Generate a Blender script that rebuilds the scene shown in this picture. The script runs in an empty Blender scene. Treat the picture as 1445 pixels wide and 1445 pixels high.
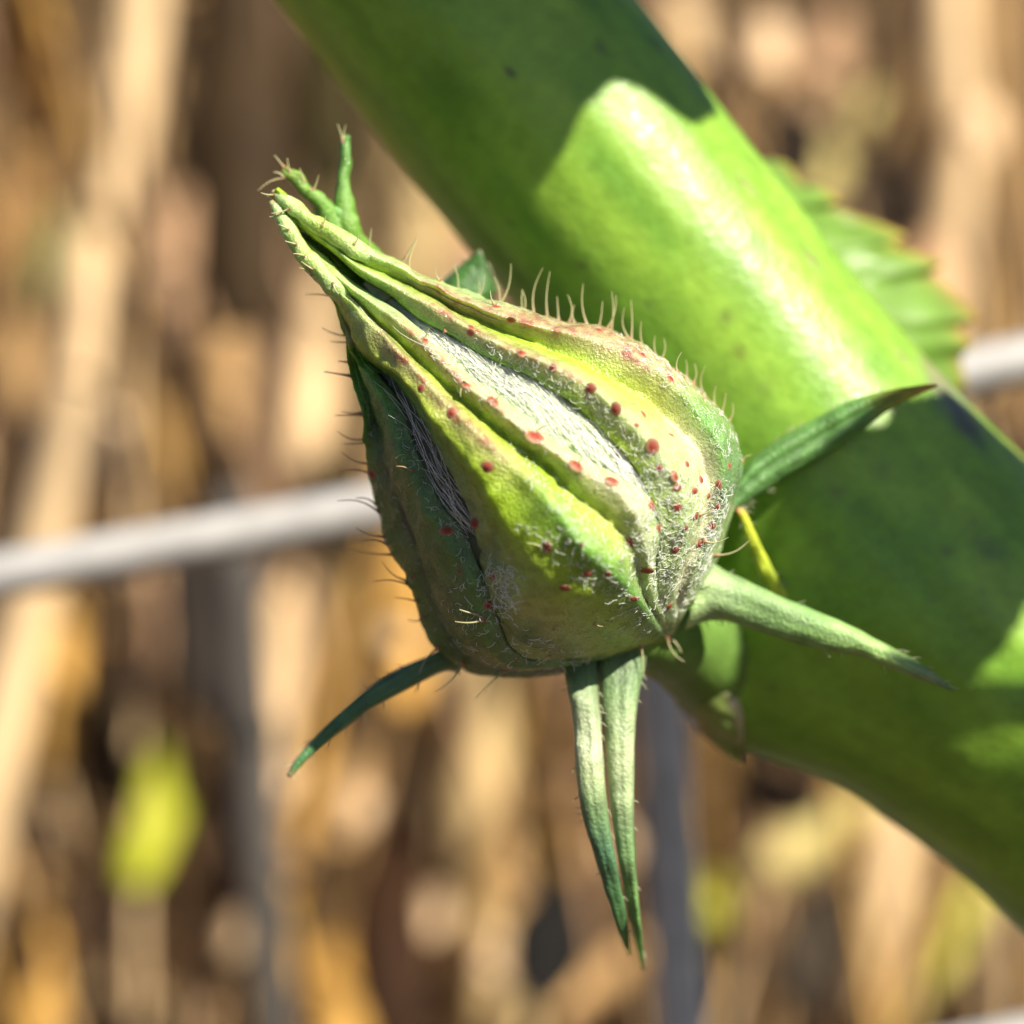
import bpy, bmesh, math, random
import numpy as np

# ------------------------------------------------------------------ camera, world, sun, exposure
# One Blender unit is one centimetre of the real place.
C = bpy.context.scene.collection
SC = bpy.context.scene
K = 289.0            # picture pixels (1445 wide) per centimetre at the bud
D = 12.0             # camera to bud

cam_d = bpy.data.cameras.new('camera')
cam = bpy.data.objects.new('camera', cam_d); C.objects.link(cam)
cam.location = (0, -D, 0); cam.rotation_euler = (math.radians(90), 0, 0)
cam_d.sensor_width = 36.0
cam_d.lens = 36.0 * D / (1445 / K)
cam_d.clip_start = 0.1; cam_d.clip_end = 3000
cam_d.dof.use_dof = True
cam_d.dof.focus_distance = D - 0.35
cam_d.dof.aperture_fstop = cam_d.lens * 1e-3 / 0.45
SC.camera = cam

SUN = np.array((0.52, -0.53, 0.67)); SUN /= np.linalg.norm(SUN)     # towards the sun
world = bpy.data.worlds.new('World'); SC.world = world; world.use_nodes = True
wn = world.node_tree.nodes; wl = world.node_tree.links
sky = wn.new('ShaderNodeTexSky'); sky.sky_type = 'NISHITA'; sky.sun_disc = False
sky.air_density = 0.6; sky.dust_density = 0.2
sky.sun_elevation = math.asin(SUN[2]); sky.sun_rotation = math.atan2(SUN[0], SUN[1])
wl.new(sky.outputs[0], wn['Background'].inputs[0]); wn['Background'].inputs[1].default_value = 0.05
sun_d = bpy.data.lights.new('sun', 'SUN'); sun_d.energy = 5.0; sun_d.angle = math.radians(0.5)
sun_d.color = (1.0, 0.93, 0.78)
sun = bpy.data.objects.new('sun', sun_d); C.objects.link(sun)
import mathutils
sun.rotation_euler = mathutils.Vector(SUN).to_track_quat('Z', 'Y').to_euler()
sun.location = (30, -20, 40)
SC.view_settings.view_transform = 'Standard'; SC.view_settings.look = 'None'
SC.view_settings.gamma = 1; SC.view_settings.use_curve_mapping = False
SC.view_settings.exposure = 0.95
SC.render.engine = 'CYCLES'
SC.cycles.max_bounces = 8

rng = np.random.default_rng(7)
random.seed(7)

# ------------------------------------------------------------------ helpers
def P(px, py, y=0.0):
    """a point of the place seen at picture position (px, py), y centimetres behind the bud"""
    k = (D + y) / D / K
    return np.array(((px - 722.5) * k, y, (722.5 - py) * k))

def W(w, y):
    return w / K * (D + y) / D

def cr(pts, n):
    """Catmull-Rom through pts, n samples"""
    p = np.asarray(pts, float)
    if len(p) == 2:
        t = np.linspace(0, 1, n)[:, None]; return p[0] * (1 - t) + p[1] * t
    q = np.vstack([2 * p[0] - p[1], p, 2 * p[-1] - p[-2]])
    seg = np.linspace(0, len(p) - 1 - 1e-9, n)
    i = seg.astype(int); t = (seg - i)[:, None]
    a, b, c, d = q[i], q[i + 1], q[i + 2], q[i + 3]
    return 0.5 * (2 * b + (c - a) * t + (2 * a - 5 * b + 4 * c - d) * t ** 2 + (3 * b - a - 3 * c + d) * t ** 3)

def hashn(ix, iy, iz, seed=0):
    h = (ix.astype(np.int64) * 374761393 + iy.astype(np.int64) * 668265263 + iz.astype(np.int64) * 2147483647 + seed * 974634777) & 0x7fffffff
    h = ((h ^ (h >> 13)) * 1274126177) & 0x7fffffff
    h = (h ^ (h >> 16)) & 0xffff
    return h / 65535.0

def vnoise(p, scale=1.0, seed=0):
    p = np.asarray(p, float) * scale
    i = np.floor(p).astype(np.int64); f = p - i; f = f * f * (3 - 2 * f)
    out = 0
    for dx in (0, 1):
        for dy in (0, 1):
            for dz in (0, 1):
                w = (f[..., 0] if dx else 1 - f[..., 0]) * (f[..., 1] if dy else 1 - f[..., 1]) * (f[..., 2] if dz else 1 - f[..., 2])
                out = out + w * hashn(i[..., 0] + dx, i[..., 1] + dy, i[..., 2] + dz, seed)
    return out * 2 - 1

def sstep(a, b, x):
    t = np.clip((np.asarray(x, float) - a) / (b - a), 0, 1); return t * t * (3 - 2 * t)

def make_mesh(name, verts, faces, mat, parent=None, cols=None, smooth=True, fix=False):
    """faces: (n,4) or (n,3) array or a list; one mesh object"""
    me = bpy.data.meshes.new(name)
    verts = np.asarray(verts, np.float32).reshape(-1, 3)
    if isinstance(faces, np.ndarray) and faces.ndim == 2:
        n, k = faces.shape
        me.vertices.add(len(verts)); me.vertices.foreach_set('co', verts.ravel())
        me.loops.add(n * k); me.loops.foreach_set('vertex_index', faces.astype(np.int32).ravel())
        me.polygons.add(n)
        me.polygons.foreach_set('loop_start', np.arange(0, n * k, k, dtype=np.int32))
        me.update(calc_edges=True)
    else:
        me.from_pydata(verts.tolist(), [], [list(map(int, f)) for f in faces]); me.update()
    if cols is not None:
        c = np.ones((len(verts), 4), np.float32); c[:, :3] = np.clip(cols, 0, 1)
        a = me.attributes.new('pigment', 'FLOAT_COLOR', 'POINT'); a.data.foreach_set('color', c.ravel())
    if fix:
        bm = bmesh.new(); bm.from_mesh(me); bmesh.ops.recalc_face_normals(bm, faces=bm.faces); bm.to_mesh(me); bm.free()
    if smooth:
        me.polygons.foreach_set('use_smooth', np.ones(len(me.polygons), bool))
    me.materials.append(mat)
    o = bpy.data.objects.new(name, me); C.objects.link(o)
    if parent is not None: o.parent = parent
    return o

def grid_faces(nu, nv, closed_v=False, off=0):
    u = np.arange(nu - 1)[:, None]; v = np.arange(nv if closed_v else nv - 1)[None, :]
    v2 = (v + 1) % nv
    a = u * nv + v; b = u * nv + v2; c = (u + 1) * nv + v2; d = (u + 1) * nv + v
    return np.stack([a, b, c, d], -1).reshape(-1, 4) + off

def frames(path):
    t = np.gradient(path, axis=0); t /= np.linalg.norm(t, axis=1)[:, None] + 1e-12
    up = np.array((0, -1.0, 0))
    n = np.empty_like(t)
    v = up - t[0] * up.dot(t[0])
    if np.linalg.norm(v) < 1e-3: v = np.array((1.0, 0, 0)) - t[0] * t[0][0]
    n[0] = v / np.linalg.norm(v)
    for i in range(1, len(t)):
        v = n[i - 1] - t[i] * n[i - 1].dot(t[i]); n[i] = v / np.linalg.norm(v)
    return t, n, np.cross(t, n)

def tube(path, rad, sides=10, cap=True):
    path = np.asarray(path, float); rad = np.broadcast_to(np.asarray(rad, float), (len(path),))
    t, n, b = frames(path)
    a = np.linspace(0, 2 * math.pi, sides, endpoint=False)
    v = path[:, None] + rad[:, None, None] * (n[:, None] * np.cos(a)[None, :, None] + b[:, None] * np.sin(a)[None, :, None])
    f = grid_faces(len(path), sides, True)[:, ::-1]
    v = v.reshape(-1, 3)
    if cap:
        fl = [list(x) for x in f]
        fl.append(list(range(sides))); fl.append(list(range((len(path) - 1) * sides, len(path) * sides))[::-1])
        return v, fl
    return v, f

def many_tubes(paths, rads, sides=3):
    """paths (N,K,3), rads (N,K): open thin tubes, all in one array"""
    N, Kp, _ = paths.shape
    t = np.gradient(paths, axis=1); t /= np.linalg.norm(t, axis=2, keepdims=True) + 1e-12
    ref = np.tile(np.array((0.31, 0.83, 0.46)), (N, 1))[:, None]
    n = np.cross(t, ref); n /= np.linalg.norm(n, axis=2, keepdims=True) + 1e-12
    b = np.cross(t, n)
    a = np.linspace(0, 2 * math.pi, sides, endpoint=False)
    v = paths[:, :, None] + rads[:, :, None, None] * (n[:, :, None] * np.cos(a)[None, None, :, None] + b[:, :, None] * np.sin(a)[None, None, :, None])
    f = grid_faces(Kp, sides, True)
    f = (f[None] + (np.arange(N) * Kp * sides)[:, None, None]).reshape(-1, 4)
    return v.reshape(-1, 3), f

def tag(o, label=None, cat=None, group=None, kind=None):
    if label: o['label'] = label
    if cat: o['category'] = cat
    if group: o['group'] = group
    if kind: o['kind'] = kind
    return o

def empty(name, loc):
    o = bpy.data.objects.new(name, None); C.objects.link(o); o.empty_display_size = 0.2
    o.location = loc
    bpy.context.view_layer.update()
    return o

def adopt(child, parent):
    """parent without moving"""
    child.parent = parent
    child.matrix_parent_inverse = mathutils.Matrix.Translation(-mathutils.Vector(parent_world(parent)))
    return child

def parent_world(p):
    v = mathutils.Vector((0, 0, 0))
    while p is not None:
        v = v + p.location if p.type == 'EMPTY' else v
        p = p.parent
    return v

# ------------------------------------------------------------------ materials
def mat(name, color=None, rough=0.5, sss=0.0, sss_r=(0.05, 0.09, 0.02), var=0.15, var_scale=8.0, var_stretch=(1, 1, 1),
        bump=0.0, bump_scale=60.0, bump_stretch=(1, 1, 1), spec=0.5, coat=0.0, coat_rough=0.2, metallic=0.0, trans=0.0, sheen=0.0,
        var_cols=None, rough_var=0.0):
    m = bpy.data.materials.new(name); m.use_nodes = True
    nt = m.node_tree; N = nt.nodes; L = nt.links
    b = N['Principled BSDF']; out = N['Material Output']
    tc = N.new('ShaderNodeTexCoord')
    if color is None:
        src = N.new('ShaderNodeAttribute'); src.attribute_name = 'pigment'; csock = src.outputs['Color']
    else:
        src = N.new('ShaderNodeRGB'); src.outputs[0].default_value = (*color, 1); csock = src.outputs[0]
    mp = N.new('ShaderNodeMapping'); mp.inputs['Scale'].default_value = var_stretch
    L.new(tc.outputs['Object'], mp.inputs['Vector'])
    nz = N.new('ShaderNodeTexNoise'); nz.inputs['Scale'].default_value = var_scale; nz.inputs['Detail'].default_value = 5
    L.new(mp.outputs[0], nz.inputs['Vector'])
    mr = N.new('ShaderNodeMapRange'); mr.inputs['From Min'].default_value = 0.25; mr.inputs['From Max'].default_value = 0.75
    mr.inputs['To Min'].default_value = 1 - var; mr.inputs['To Max'].default_value = 1 + var
    L.new(nz.outputs['Fac'], mr.inputs['Value'])
    mul = N.new('ShaderNodeVectorMath'); mul.operation = 'SCALE'
    L.new(csock, mul.inputs[0]); L.new(mr.outputs[0], mul.inputs['Scale'])
    L.new(mul.outputs[0], b.inputs['Base Color'])
    b.inputs['Roughness'].default_value = rough
    b.inputs['Specular IOR Level'].default_value = spec
    b.inputs['Metallic'].default_value = metallic
    if rough_var:
        r2 = N.new('ShaderNodeMapRange'); r2.inputs['From Min'].default_value = 0.3; r2.inputs['From Max'].default_value = 0.7
        r2.inputs['To Min'].default_value = rough - rough_var; r2.inputs['To Max'].default_value = rough + rough_var
        L.new(nz.outputs['Fac'], r2.inputs['Value']); L.new(r2.outputs[0], b.inputs['Roughness'])
    if sss:
        b.inputs['Subsurface Weight'].default_value = sss
        b.inputs['Subsurface Radius'].default_value = sss_r
        b.inputs['Subsurface Scale'].default_value = 1.0
    if coat:
        b.inputs['Coat Weight'].default_value = coat; b.inputs['Coat Roughness'].default_value = coat_rough
    if sheen:
        b.inputs['Sheen Weight'].default_value = sheen; b.inputs['Sheen Roughness'].default_value = 0.4
    if bump:
        mp2 = N.new('ShaderNodeMapping'); mp2.inputs['Scale'].default_value = bump_stretch
        L.new(tc.outputs['Object'], mp2.inputs['Vector'])
        n2 = N.new('ShaderNodeTexNoise'); n2.inputs['Scale'].default_value = bump_scale; n2.inputs['Detail'].default_value = 4
        L.new(mp2.outputs[0], n2.inputs['Vector'])
        bp = N.new('ShaderNodeBump'); bp.inputs['Strength'].default_value = bump; bp.inputs['Distance'].default_value = 0.02
        L.new(n2.outputs['Fac'], bp.inputs['Height']); L.new(bp.outputs[0], b.inputs['Normal'])
        if coat: L.new(bp.outputs[0], b.inputs['Coat Normal'])
    if trans:
        tr = N.new('ShaderNodeBsdfTranslucent'); L.new(mul.outputs[0], tr.inputs['Color'])
        mx = N.new('ShaderNodeMixShader'); mx.inputs[0].default_value = trans
        L.new(b.outputs[0], mx.inputs[1]); L.new(tr.outputs[0], mx.inputs[2]); L.new(mx.outputs[0], out.inputs['Surface'])
    return m

M = {}
M['stem'] = mat('stem_skin', None, rough=0.40, sss=0.22, sss_r=(0.09, 0.11, 0.02), var=0.12, var_scale=13, bump=0.22, bump_scale=24, spec=0.42, rough_var=0.08)
M['sepal'] = mat('sepal_skin', None, rough=0.29, sss=0.45, sss_r=(0.07, 0.10, 0.02), var=0.22, var_scale=18, bump=0.6, bump_scale=70, spec=0.42, rough_var=0.12, coat=0.3, coat_rough=0.10)
M['core'] = mat('petal_wool_base', None, rough=0.6, sss=0.2, var=0.25, var_scale=22, bump=0.5, bump_scale=50)
M['wool'] = mat('white_wool', (0.95, 0.96, 0.90), rough=0.3, var=0.03, trans=0.12)
M['bristle'] = mat('bristle', None, rough=0.35, var=0.05, trans=0.25)
M['gland'] = mat('red_gland', None, rough=0.5, spec=0.2, sss=0.2, sss_r=(0.02, 0.01, 0.01), var=0.5, var_scale=14)
M['bract'] = mat('bract_skin', None, rough=0.42, sss=0.2, sss_r=(0.05, 0.08, 0.02), var=0.35, var_scale=10, bump=0.6, bump_scale=55, sheen=0.05)
M['leaf'] = mat('leaf_skin', None, rough=0.4, var=0.2, var_scale=4, bump=0.3, bump_scale=18, trans=0.35)
M['wire'] = mat('galvanised_steel', (0.46, 0.445, 0.44), rough=0.55, metallic=0.15, var=0.18, var_scale=5, bump=0.2, bump_scale=18)
M['straw'] = mat('dry_straw', None, rough=0.6, spec=0.12, var=0.25, var_scale=2.5, var_stretch=(1, 1, 0.3), bump=0.3, bump_scale=10)
M['dryleaf'] = mat('dry_leaf', None, rough=0.65, spec=0.10, var=0.25, var_scale=2.0, trans=0.25)
M['ground'] = mat('ground_soil', None, rough=0.95, var=0.5, var_scale=0.8, bump=1.0, bump_scale=3, spec=0.2)

# ------------------------------------------------------------------ ground: flat round the plant, rising to a bank behind
GZ = -12.0
def ground_z(x, y):
    p = np.stack([x, y, np.zeros_like(x)], -1)
    z = GZ + 34 * sstep(26, 62, y) + 12 * sstep(60, 300, y)
    z = z + 0.5 * vnoise(p, 0.35, 1) + 1.6 * vnoise(p, 0.10, 2) * sstep(8, 30, y) + 0.25 * vnoise(p, 0.9, 3)
    return z
def axis_steps(a, b, dense_a, dense_b, nd, ns):
    return np.concatenate([np.linspace(a, dense_a, ns, endpoint=False), np.linspace(dense_a, dense_b, nd, endpoint=False), np.linspace(dense_b, b, ns)])
gx = axis_steps(-900, 900, -45, 45, 150, 18); gy = axis_steps(-400, 1600, -20, 75, 170, 18)
GX, GY = np.meshgrid(gx, gy, indexing='ij')
gv = np.stack([GX, GY, ground_z(GX, GY)], -1).reshape(-1, 3)
n1 = vnoise(gv, 0.45, 5)[:, None] * 0.5 + 0.5; n2 = vnoise(gv, 0.16, 6)[:, None] * 0.5 + 0.5
gc = np.array((0.03, 0.02, 0.013)) * (1 - n1) + np.array((0.10, 0.062, 0.036)) * n1
gc = gc * (1 - 0.5 * n2) + np.array((0.24, 0.15, 0.08)) * 0.5 * n2 * n1
g = make_mesh('ground', gv, grid_faces(len(gx), len(gy)), M['ground'], cols=gc)
tag(g, kind='structure')

# ------------------------------------------------------------------ wire fence
FY = 5.9
fence = empty('wire_fence', (float(P(940, 900, FY)[0]), FY, GZ))
tag(fence, 'welded grey galvanised wire fence running behind the green stem', 'fence')
def wire(name, a, b, width_px):
    pts = np.linspace(a, b, 60)
    wob = np.stack([vnoise(pts, 0.25, 11), 0 * pts[:, 0], vnoise(pts, 0.25, 12)], -1) * 0.03
    if name == 'horizontal_wire':
        wob = wob + np.outer(np.exp(-((pts[:, 0] - P(540, 0, FY)[0]) / 2.2) ** 2), (0, 0, -W(21, FY)))     # a dent in the wire
    v, f = tube(pts + wob, W(width_px, FY) / 2, 14)
    return adopt(make_mesh(name, v, f, M['wire']), fence)
hd = P(1410, 515, FY) - P(265, 755, FY); hd /= np.linalg.norm(hd)
vd = P(966, 1445, FY) - P(936, 930, FY); vd /= np.linalg.norm(vd)
o0 = P(917, 617, FY)
vgap = W(955, FY)
for k in range(-3, 1):
    c0 = o0 - vd * (k * vgap)
    if c0[2] < GZ: continue
    wire('horizontal_wire', c0 - hd * 24, c0 + hd * 24, 69)
for k in range(-8, 9):
    c0 = o0 + hd * (k * W(1164, FY)) + np.array((0, W(70, FY), 0))
    top = c0 - vd * W(20, FY); bot = c0 + vd * ((c0[2] - GZ + 1) / abs(vd[2]))
    wire('vertical_wire', top, bot, 72)

# ------------------------------------------------------------------ the plant
base_pt = P(2050, 1600, 1.3)
plant = empty('flowering_plant', (7.2, 1.3, GZ))
tag(plant, 'thick smooth green stem carrying one hairy pointed flower bud', 'plant')

# stem: centre line in picture pixels, depth, radius in pixels
SY = 1.35
stem_ctrl = [(-250, -1150, 2.2, 120), (60, -700, 1.8, 165), (360, -345, 1.5, 190), (637, 0, SY, 200), (800, 205, SY, 200), (950, 395, SY, 203),
             (1060, 540, SY, 208), (1160, 685, SY, 230), (1268, 822, SY, 246), (1400, 955, SY, 246), (1560, 1100, SY, 240), (1850, 1400, SY, 236),
             (2200, 1900, SY, 240), (2500, 2700, SY, 245), (2640, 3560, SY, 262), (2690, 4200, SY, 280)]
sp = cr(np.array([P(a, b, y) for a, b, y, r in stem_ctrl]), 520)
sr = cr(np.array([[W(r, y)] * 3 for a, b, y, r in stem_ctrl]), 520)[:, 0]
t_, n_, b_ = frames(sp)
NA = 160
ang = np.linspace(0, 2 * math.pi, NA, endpoint=False)
dirs = n_[:, None] * np.cos(ang)[None, :, None] + b_[:, None] * np.sin(ang)[None, :, None]
sv = sp[:, None] + dirs * sr[:, None, None]
# node cushion below the bud: the surface swells towards the axil
node_c = P(1085, 950, 1.15)
dist = np.linalg.norm((sv - node_c) * np.array((1, 0.8, 1)), axis=2)
pushdir = np.array((-0.72, -0.18, -0.42)); pushdir /= np.linalg.norm(pushdir)
facing = np.clip((dirs @ pushdir) * 1.3, 0, 1)
amp = np.exp(-(dist / 0.55) ** 2) * facing
sv = sv + amp[..., None] * pushdir * 0.42
fl = sv.reshape(-1, 3)
lowf = vnoise(fl, 1.1, 21) * 0.014 + vnoise(fl, 9, 22) * 0.0020
along = np.repeat(np.arange(520) / 520.0, NA) * 26.0
around = np.tile(ang / (2 * math.pi), 520)
rib = vnoise(np.stack([along * 0.25, np.tile(np.cos(ang), 520) * 5, np.tile(np.sin(ang), 520) * 5], -1), 1.6, 23) * 0.006
fl = fl + dirs.reshape(-1, 3) * (lowf + rib)[:, None]
# pigment: mottled green with faint lengthwise streaks, purple-brown scars and a flushed right flank
q = np.stack([along * 0.9, np.tile(np.cos(ang), 520) * 3.2, np.tile(np.sin(ang), 520) * 3.2], -1)
m1 = vnoise(q, 1.5, 24)[:, None] * 0.5 + 0.5; m2 = vnoise(q * np.array((0.5, 2.2, 2.2)), 1.5, 25)[:, None] * 0.5 + 0.5
col = np.array((0.13, 0.29, 0.026)) * (1 - m1) + np.array((0.28, 0.46, 0.05)) * m1
m3 = vnoise(fl, 13, 26)[:, None]; m4 = vnoise(fl * np.array((1, 1, 1)), 34, 27)[:, None]
col = col * (0.86 + 0.28 * m2) * (1 + .07 * m3 + .08 * m4)
def to_px(v):
    k = D / (D + v[:, 1]) * K
    return 722.5 + v[:, 0] * k, 722.5 - v[:, 2] * k
spx, spy = to_px(fl)
front = (dirs.reshape(-1, 3)[:, 1] < 0.25)
def scar(px, py, along_len, wide, colr, strength, ang_deg=52):
    """a scar centred where the photograph shows it, on the skin itself"""
    global col
    a = math.radians(ang_deg); dx = spx - px; dy = spy - py
    u = dx * math.cos(a) + dy * math.sin(a); w = -dx * math.sin(a) + dy * math.cos(a)
    m = np.exp(-((u / along_len) ** 2 + (w / wide) ** 2)) * front * strength
    m = (m * (0.75 + 0.5 * vnoise(fl, 9, 31))).clip(0, 1)[:, None]
    col = col * (1 - m) + np.array(colr) * m
PUR = (0.05, 0.02, 0.045); BRN = (0.12, 0.06, 0.02)
for s in [(848, 68, 13, 6, PUR, 0.95), (720, 102, 10, 5, PUR, .8), (1052, 258, 30, 5, (0.25, .13, .12), .6), (1146, 366, 18, 5, (0.25, .13, .12), .6),
          (1045, 497, 12, 9, BRN, .7), (1360, 596, 42, 13, PUR, .9), (1345, 560, 50, 26, (0.13, .10, .15), .7), (1325, 525, 30, 14, (0.35, .16, .2), .6),
          (1120, 455, 14, 9, (.3, .18, .12), .5), (1270, 500, 20, 5, (.3, .18, .14), .5), (960, 190, 18, 4, (.28, .2, .12), .5), (1395, 770, 30, 18, (.05, .07, .06), .5),
          (1250, 660, 22, 16, (.07, .13, .04), .4), (905, 330, 12, 7, (.3, .35, .05), .5), (925, 60, 14, 5, PUR, .35), (1240, 800, 16, 12, (.06, .11, .03), .5)]:
    scar(*s)
for k in range(70):
    t0 = rng.uniform(0.2, 0.6); i = int(t0 * 520); a0 = rng.integers(0, NA); cpt = fl[i * NA + a0]
    dd = np.linalg.norm((fl - cpt), axis=1); m = (np.exp(-(dd / rng.uniform(0.015, 0.04)) ** 2) * rng.uniform(.2, .6))[:, None]
    col = col * (1 - m) + np.array((0.10, 0.09, 0.04)) * m
stem = adopt(make_mesh('stem', fl, grid_faces(520, NA, True)[:, ::-1], M['stem'], cols=col, fix=True), plant)

# ------------------------------------------------------------------ flower bud: a heightfield of folded sepals round one axis
T0 = np.array((395.0, 280.0)); AX = np.array((490.0, 635.0)); AX /= np.linalg.norm(AX); AN = np.array((AX[1], -AX[0]))
#        s    centre  silhouette radius
PROF = np.array([(-30, 2, 4), (0, 2, 13), (48, 1, 24), (74, 3, 29), (113, 13, 38), (205, 26, 70), (313, 31, 133), (418, 45, 202), (478, 52, 229), (536, 55, 243), (617, 49, 262),
                 (652, 45, 263), (697, 44, 248), (740, 41, 202), (776, 45, 148), (805, 52, 92), (826, 56, 40), (838, 56, 6)], float)
SF = np.linspace(-30, 838, 900)
def smooth_prof(c):
    v = np.interp(SF, PROF[:, 0], PROF[:, c]); k = np.ones(31) / 31
    vp = np.pad(v, 15, mode='edge'); return np.convolve(vp, k, 'valid')
CF = smooth_prof(1); RF = smooth_prof(2); RF[-1] = 2
IN = 15.0
def cen(s): return np.interp(s, SF, CF)
def rad(s): return np.maximum(np.interp(s, SF, RF) - IN, 1.0)
def yax(s): return -0.12 + 0.40 * np.asarray(s) / 838.0
def bud_pos(s, phi, h):
    r = rad(s) + h
    o = cen(s) + r * np.sin(phi)
    q = T0 + np.multiply.outer(s, AX) + np.multiply.outer(o, AN) if np.ndim(s) == 0 else T0 + s[..., None] * AX + o[..., None] * AN
    x = (q[..., 0] - 722.5) / K; z = (722.5 - q[..., 1]) / K
    y = yax(s) - r * np.cos(phi) / K
    return np.stack([x, y, z], -1)
def px_to_bud(px, py, h=0.0):
    """(s, phi) of the bud surface seen at a picture position"""
    y = 0.0
    for _ in range(12):
        p = P(px, py, y); qx = p[0] * K + 722.5; qy = 722.5 - p[2] * K
        d = np.array((qx, qy)) - T0; s = d @ AX; o = d @ AN
        r = rad(s) + h; rel = np.clip((o - cen(s)) / r, -1, 1); phi = math.asin(rel)
        y = 0.5 * y + 0.5 * float(yax(s) - r * math.cos(phi) / K)
    return float(s), phi

GREEN = (0.13, 0.32, 0.05); YG = (0.34, 0.52, 0.015); PALE = (0.41, 0.57, 0.24); CREAM = (0.62, 0.66, 0.36); RB = (0.42, 0.34, 0.19)
BG = (0.16, 0.27, 0.12); DG = (0.05, 0.14, 0.025); SILV = (0.40, 0.48, 0.33)
def line(pts, h, col):
    """a ridge, valley or edge line traced along a sepal; h and col may be lists of (position 0..1, value)"""
    n = len(pts); out = []
    for i, p in enumerate(pts):
        f = i / (n - 1)
        hh = h if np.isscalar(h) else float(np.interp(f, [a for a, _ in h], [b for _, b in h]))
        if isinstance(col[0], tuple) and isinstance(col[0][1], tuple):
            cc = [float(np.interp(f, [a for a, _ in col], [b[k] for _, b in col])) for k in range(3)]
        else: cc = list(col)
        if len(p) == 3:   # (s, phi in degrees, marker): far side
            s, phi = p[0], math.radians(p[1])
        else:
            s, phi = px_to_bud(p[0], p[1], hh)
        out.append((s, phi, hh, *cc))
    out.sort(); return np.array(out)
FAR = 'far'
A_back = [(0, 150, FAR), (100, 140, FAR), (300, 128, FAR), (600, 125, FAR), (760, 125, FAR), (835, 125, FAR)]
A_sil = [(400, 272), (441, 305), (475, 322), (505, 338), (560, 366), (599, 385), (643, 405), (674, 416), (710, 430), (741, 436), (772, 447), (811, 457), (855, 456),
         (877, 460), (899, 469), (921, 488), (941, 513), (977, 538), (1004, 555), (1032, 585), (1043, 616), (1050, 654), (1043, 696), (1032, 737), (1010, 800)]
A_crest = [(399, 278), (438, 312), (472, 332), (500, 346), (560, 378), (600, 397), (645, 420), (700, 444), (755, 458), (819, 472), (866, 488), (905, 511), (949, 540), (990, 585), (1015, 640), (1020, 700), (1005, 760), (975, 815)]
A_val = [(397, 285), (435, 318), (469, 341), (505, 369), (571, 399), (627, 427), (682, 457), (750, 481), (769, 487), (825, 515), (866, 540), (921, 572), (960, 605), (990, 650), (1000, 700), (990, 755), (960, 815)]
B_crest = [(396, 290), (432, 322), (467, 347), (495, 370), (527, 390), (585, 421), (627, 440), (660, 463), (728, 497), (783, 519), (833, 547), (869, 580), (921, 630), (952, 671), (965, 715), (968, 765), (950, 820)]
B_edge = [(395, 293), (430, 326), (464, 352), (500, 384), (555, 418), (588, 447), (641, 473), (682, 500), (755, 532), (797, 560), (838, 590), (866, 621), (894, 652), (915, 690), (930, 740), (930, 790), (925, 840)]
C_e1 = [(402, 307), (437, 345), (471, 374), (492, 394), (522, 413), (565, 440), (604, 474), (625, 492), (665, 532), (705, 558), (765, 606), (822, 648), (872, 668), (905, 690), (925, 725), (935, 770), (930, 820)]
C1 = [(399, 310), (430, 347), (463, 377), (485, 399), (514, 420), (553, 445), (592, 479), (612, 498), (652, 543), (692, 569), (752, 619), (811, 660), (860, 683), (890, 715), (905, 750), (915, 790), (918, 840)]
C_gr = [(395, 309), (424, 349), (456, 382), (482, 411), (520, 442), (560, 478), (594, 512), (633, 546), (671, 580), (713, 617), (755, 646), (782, 668), (811, 702), (852, 728), (880, 755), (900, 790), (912, 850)]
C2 = [(390, 303), (416, 346), (442, 376), (467, 405), (494, 426), (544, 474), (578, 512), (605, 545), (644, 583), (685, 622), (721, 657), (752, 682), (777, 712), (799, 737), (822, 772), (855, 803), (894, 836), (921, 869), (933, 895)]
C_le = [(386, 295), (419, 357), (444, 389), (469, 421), (502, 472), (538, 514), (560, 525), (583, 550), (616, 597), (649, 634), (680, 674), (694, 703), (713, 740), (755, 773), (796, 811), (838, 842), (872, 873), (905, 910)]
C_un = [(386, 297), (418, 360), (442, 393), (466, 425), (498, 476), (530, 516), (552, 530), (576, 553), (606, 600), (634, 644), (657, 680), (674, 712), (694, 780), (725, 850), (765, 880), (810, 900), (860, 915), (890, 918)]
C_un2 = [(386, 298), (417, 361), (441, 395), (464, 428), (495, 479), (527, 519), (549, 533), (572, 556), (600, 604), (626, 650), (648, 690), (665, 725), (676, 790), (698, 860), (735, 902), (790, 925), (850, 928), (888, 925)]
D_re = [(468, 425), (500, 480), (530, 522), (550, 548), (566, 580), (580, 619), (598, 666), (620, 710), (645, 742), (668, 785), (690, 835), (705, 880), (740, 930)]
D_r = [(466, 420), (493, 478), (516, 518), (537, 550), (552, 597), (572, 650), (598, 710), (634, 770), (668, 820), (683, 870), (715, 935)]
D_gr = [(466, 425), (486, 480), (505, 515), (520, 545), (533, 611), (556, 694), (592, 777), (614, 846), (650, 915)]
D_l = [(458, 405), (480, 465), (494, 510), (502, 545), (512, 597), (522, 680), (526, 715), (549, 768), (577, 820), (590, 868), (604, 899), (625, 925)]
D_back = [(80, -150, FAR), (150, -140, FAR), (300, -128, FAR), (600, -122, FAR), (760, -120, FAR), (835, -120, FAR)]

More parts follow.
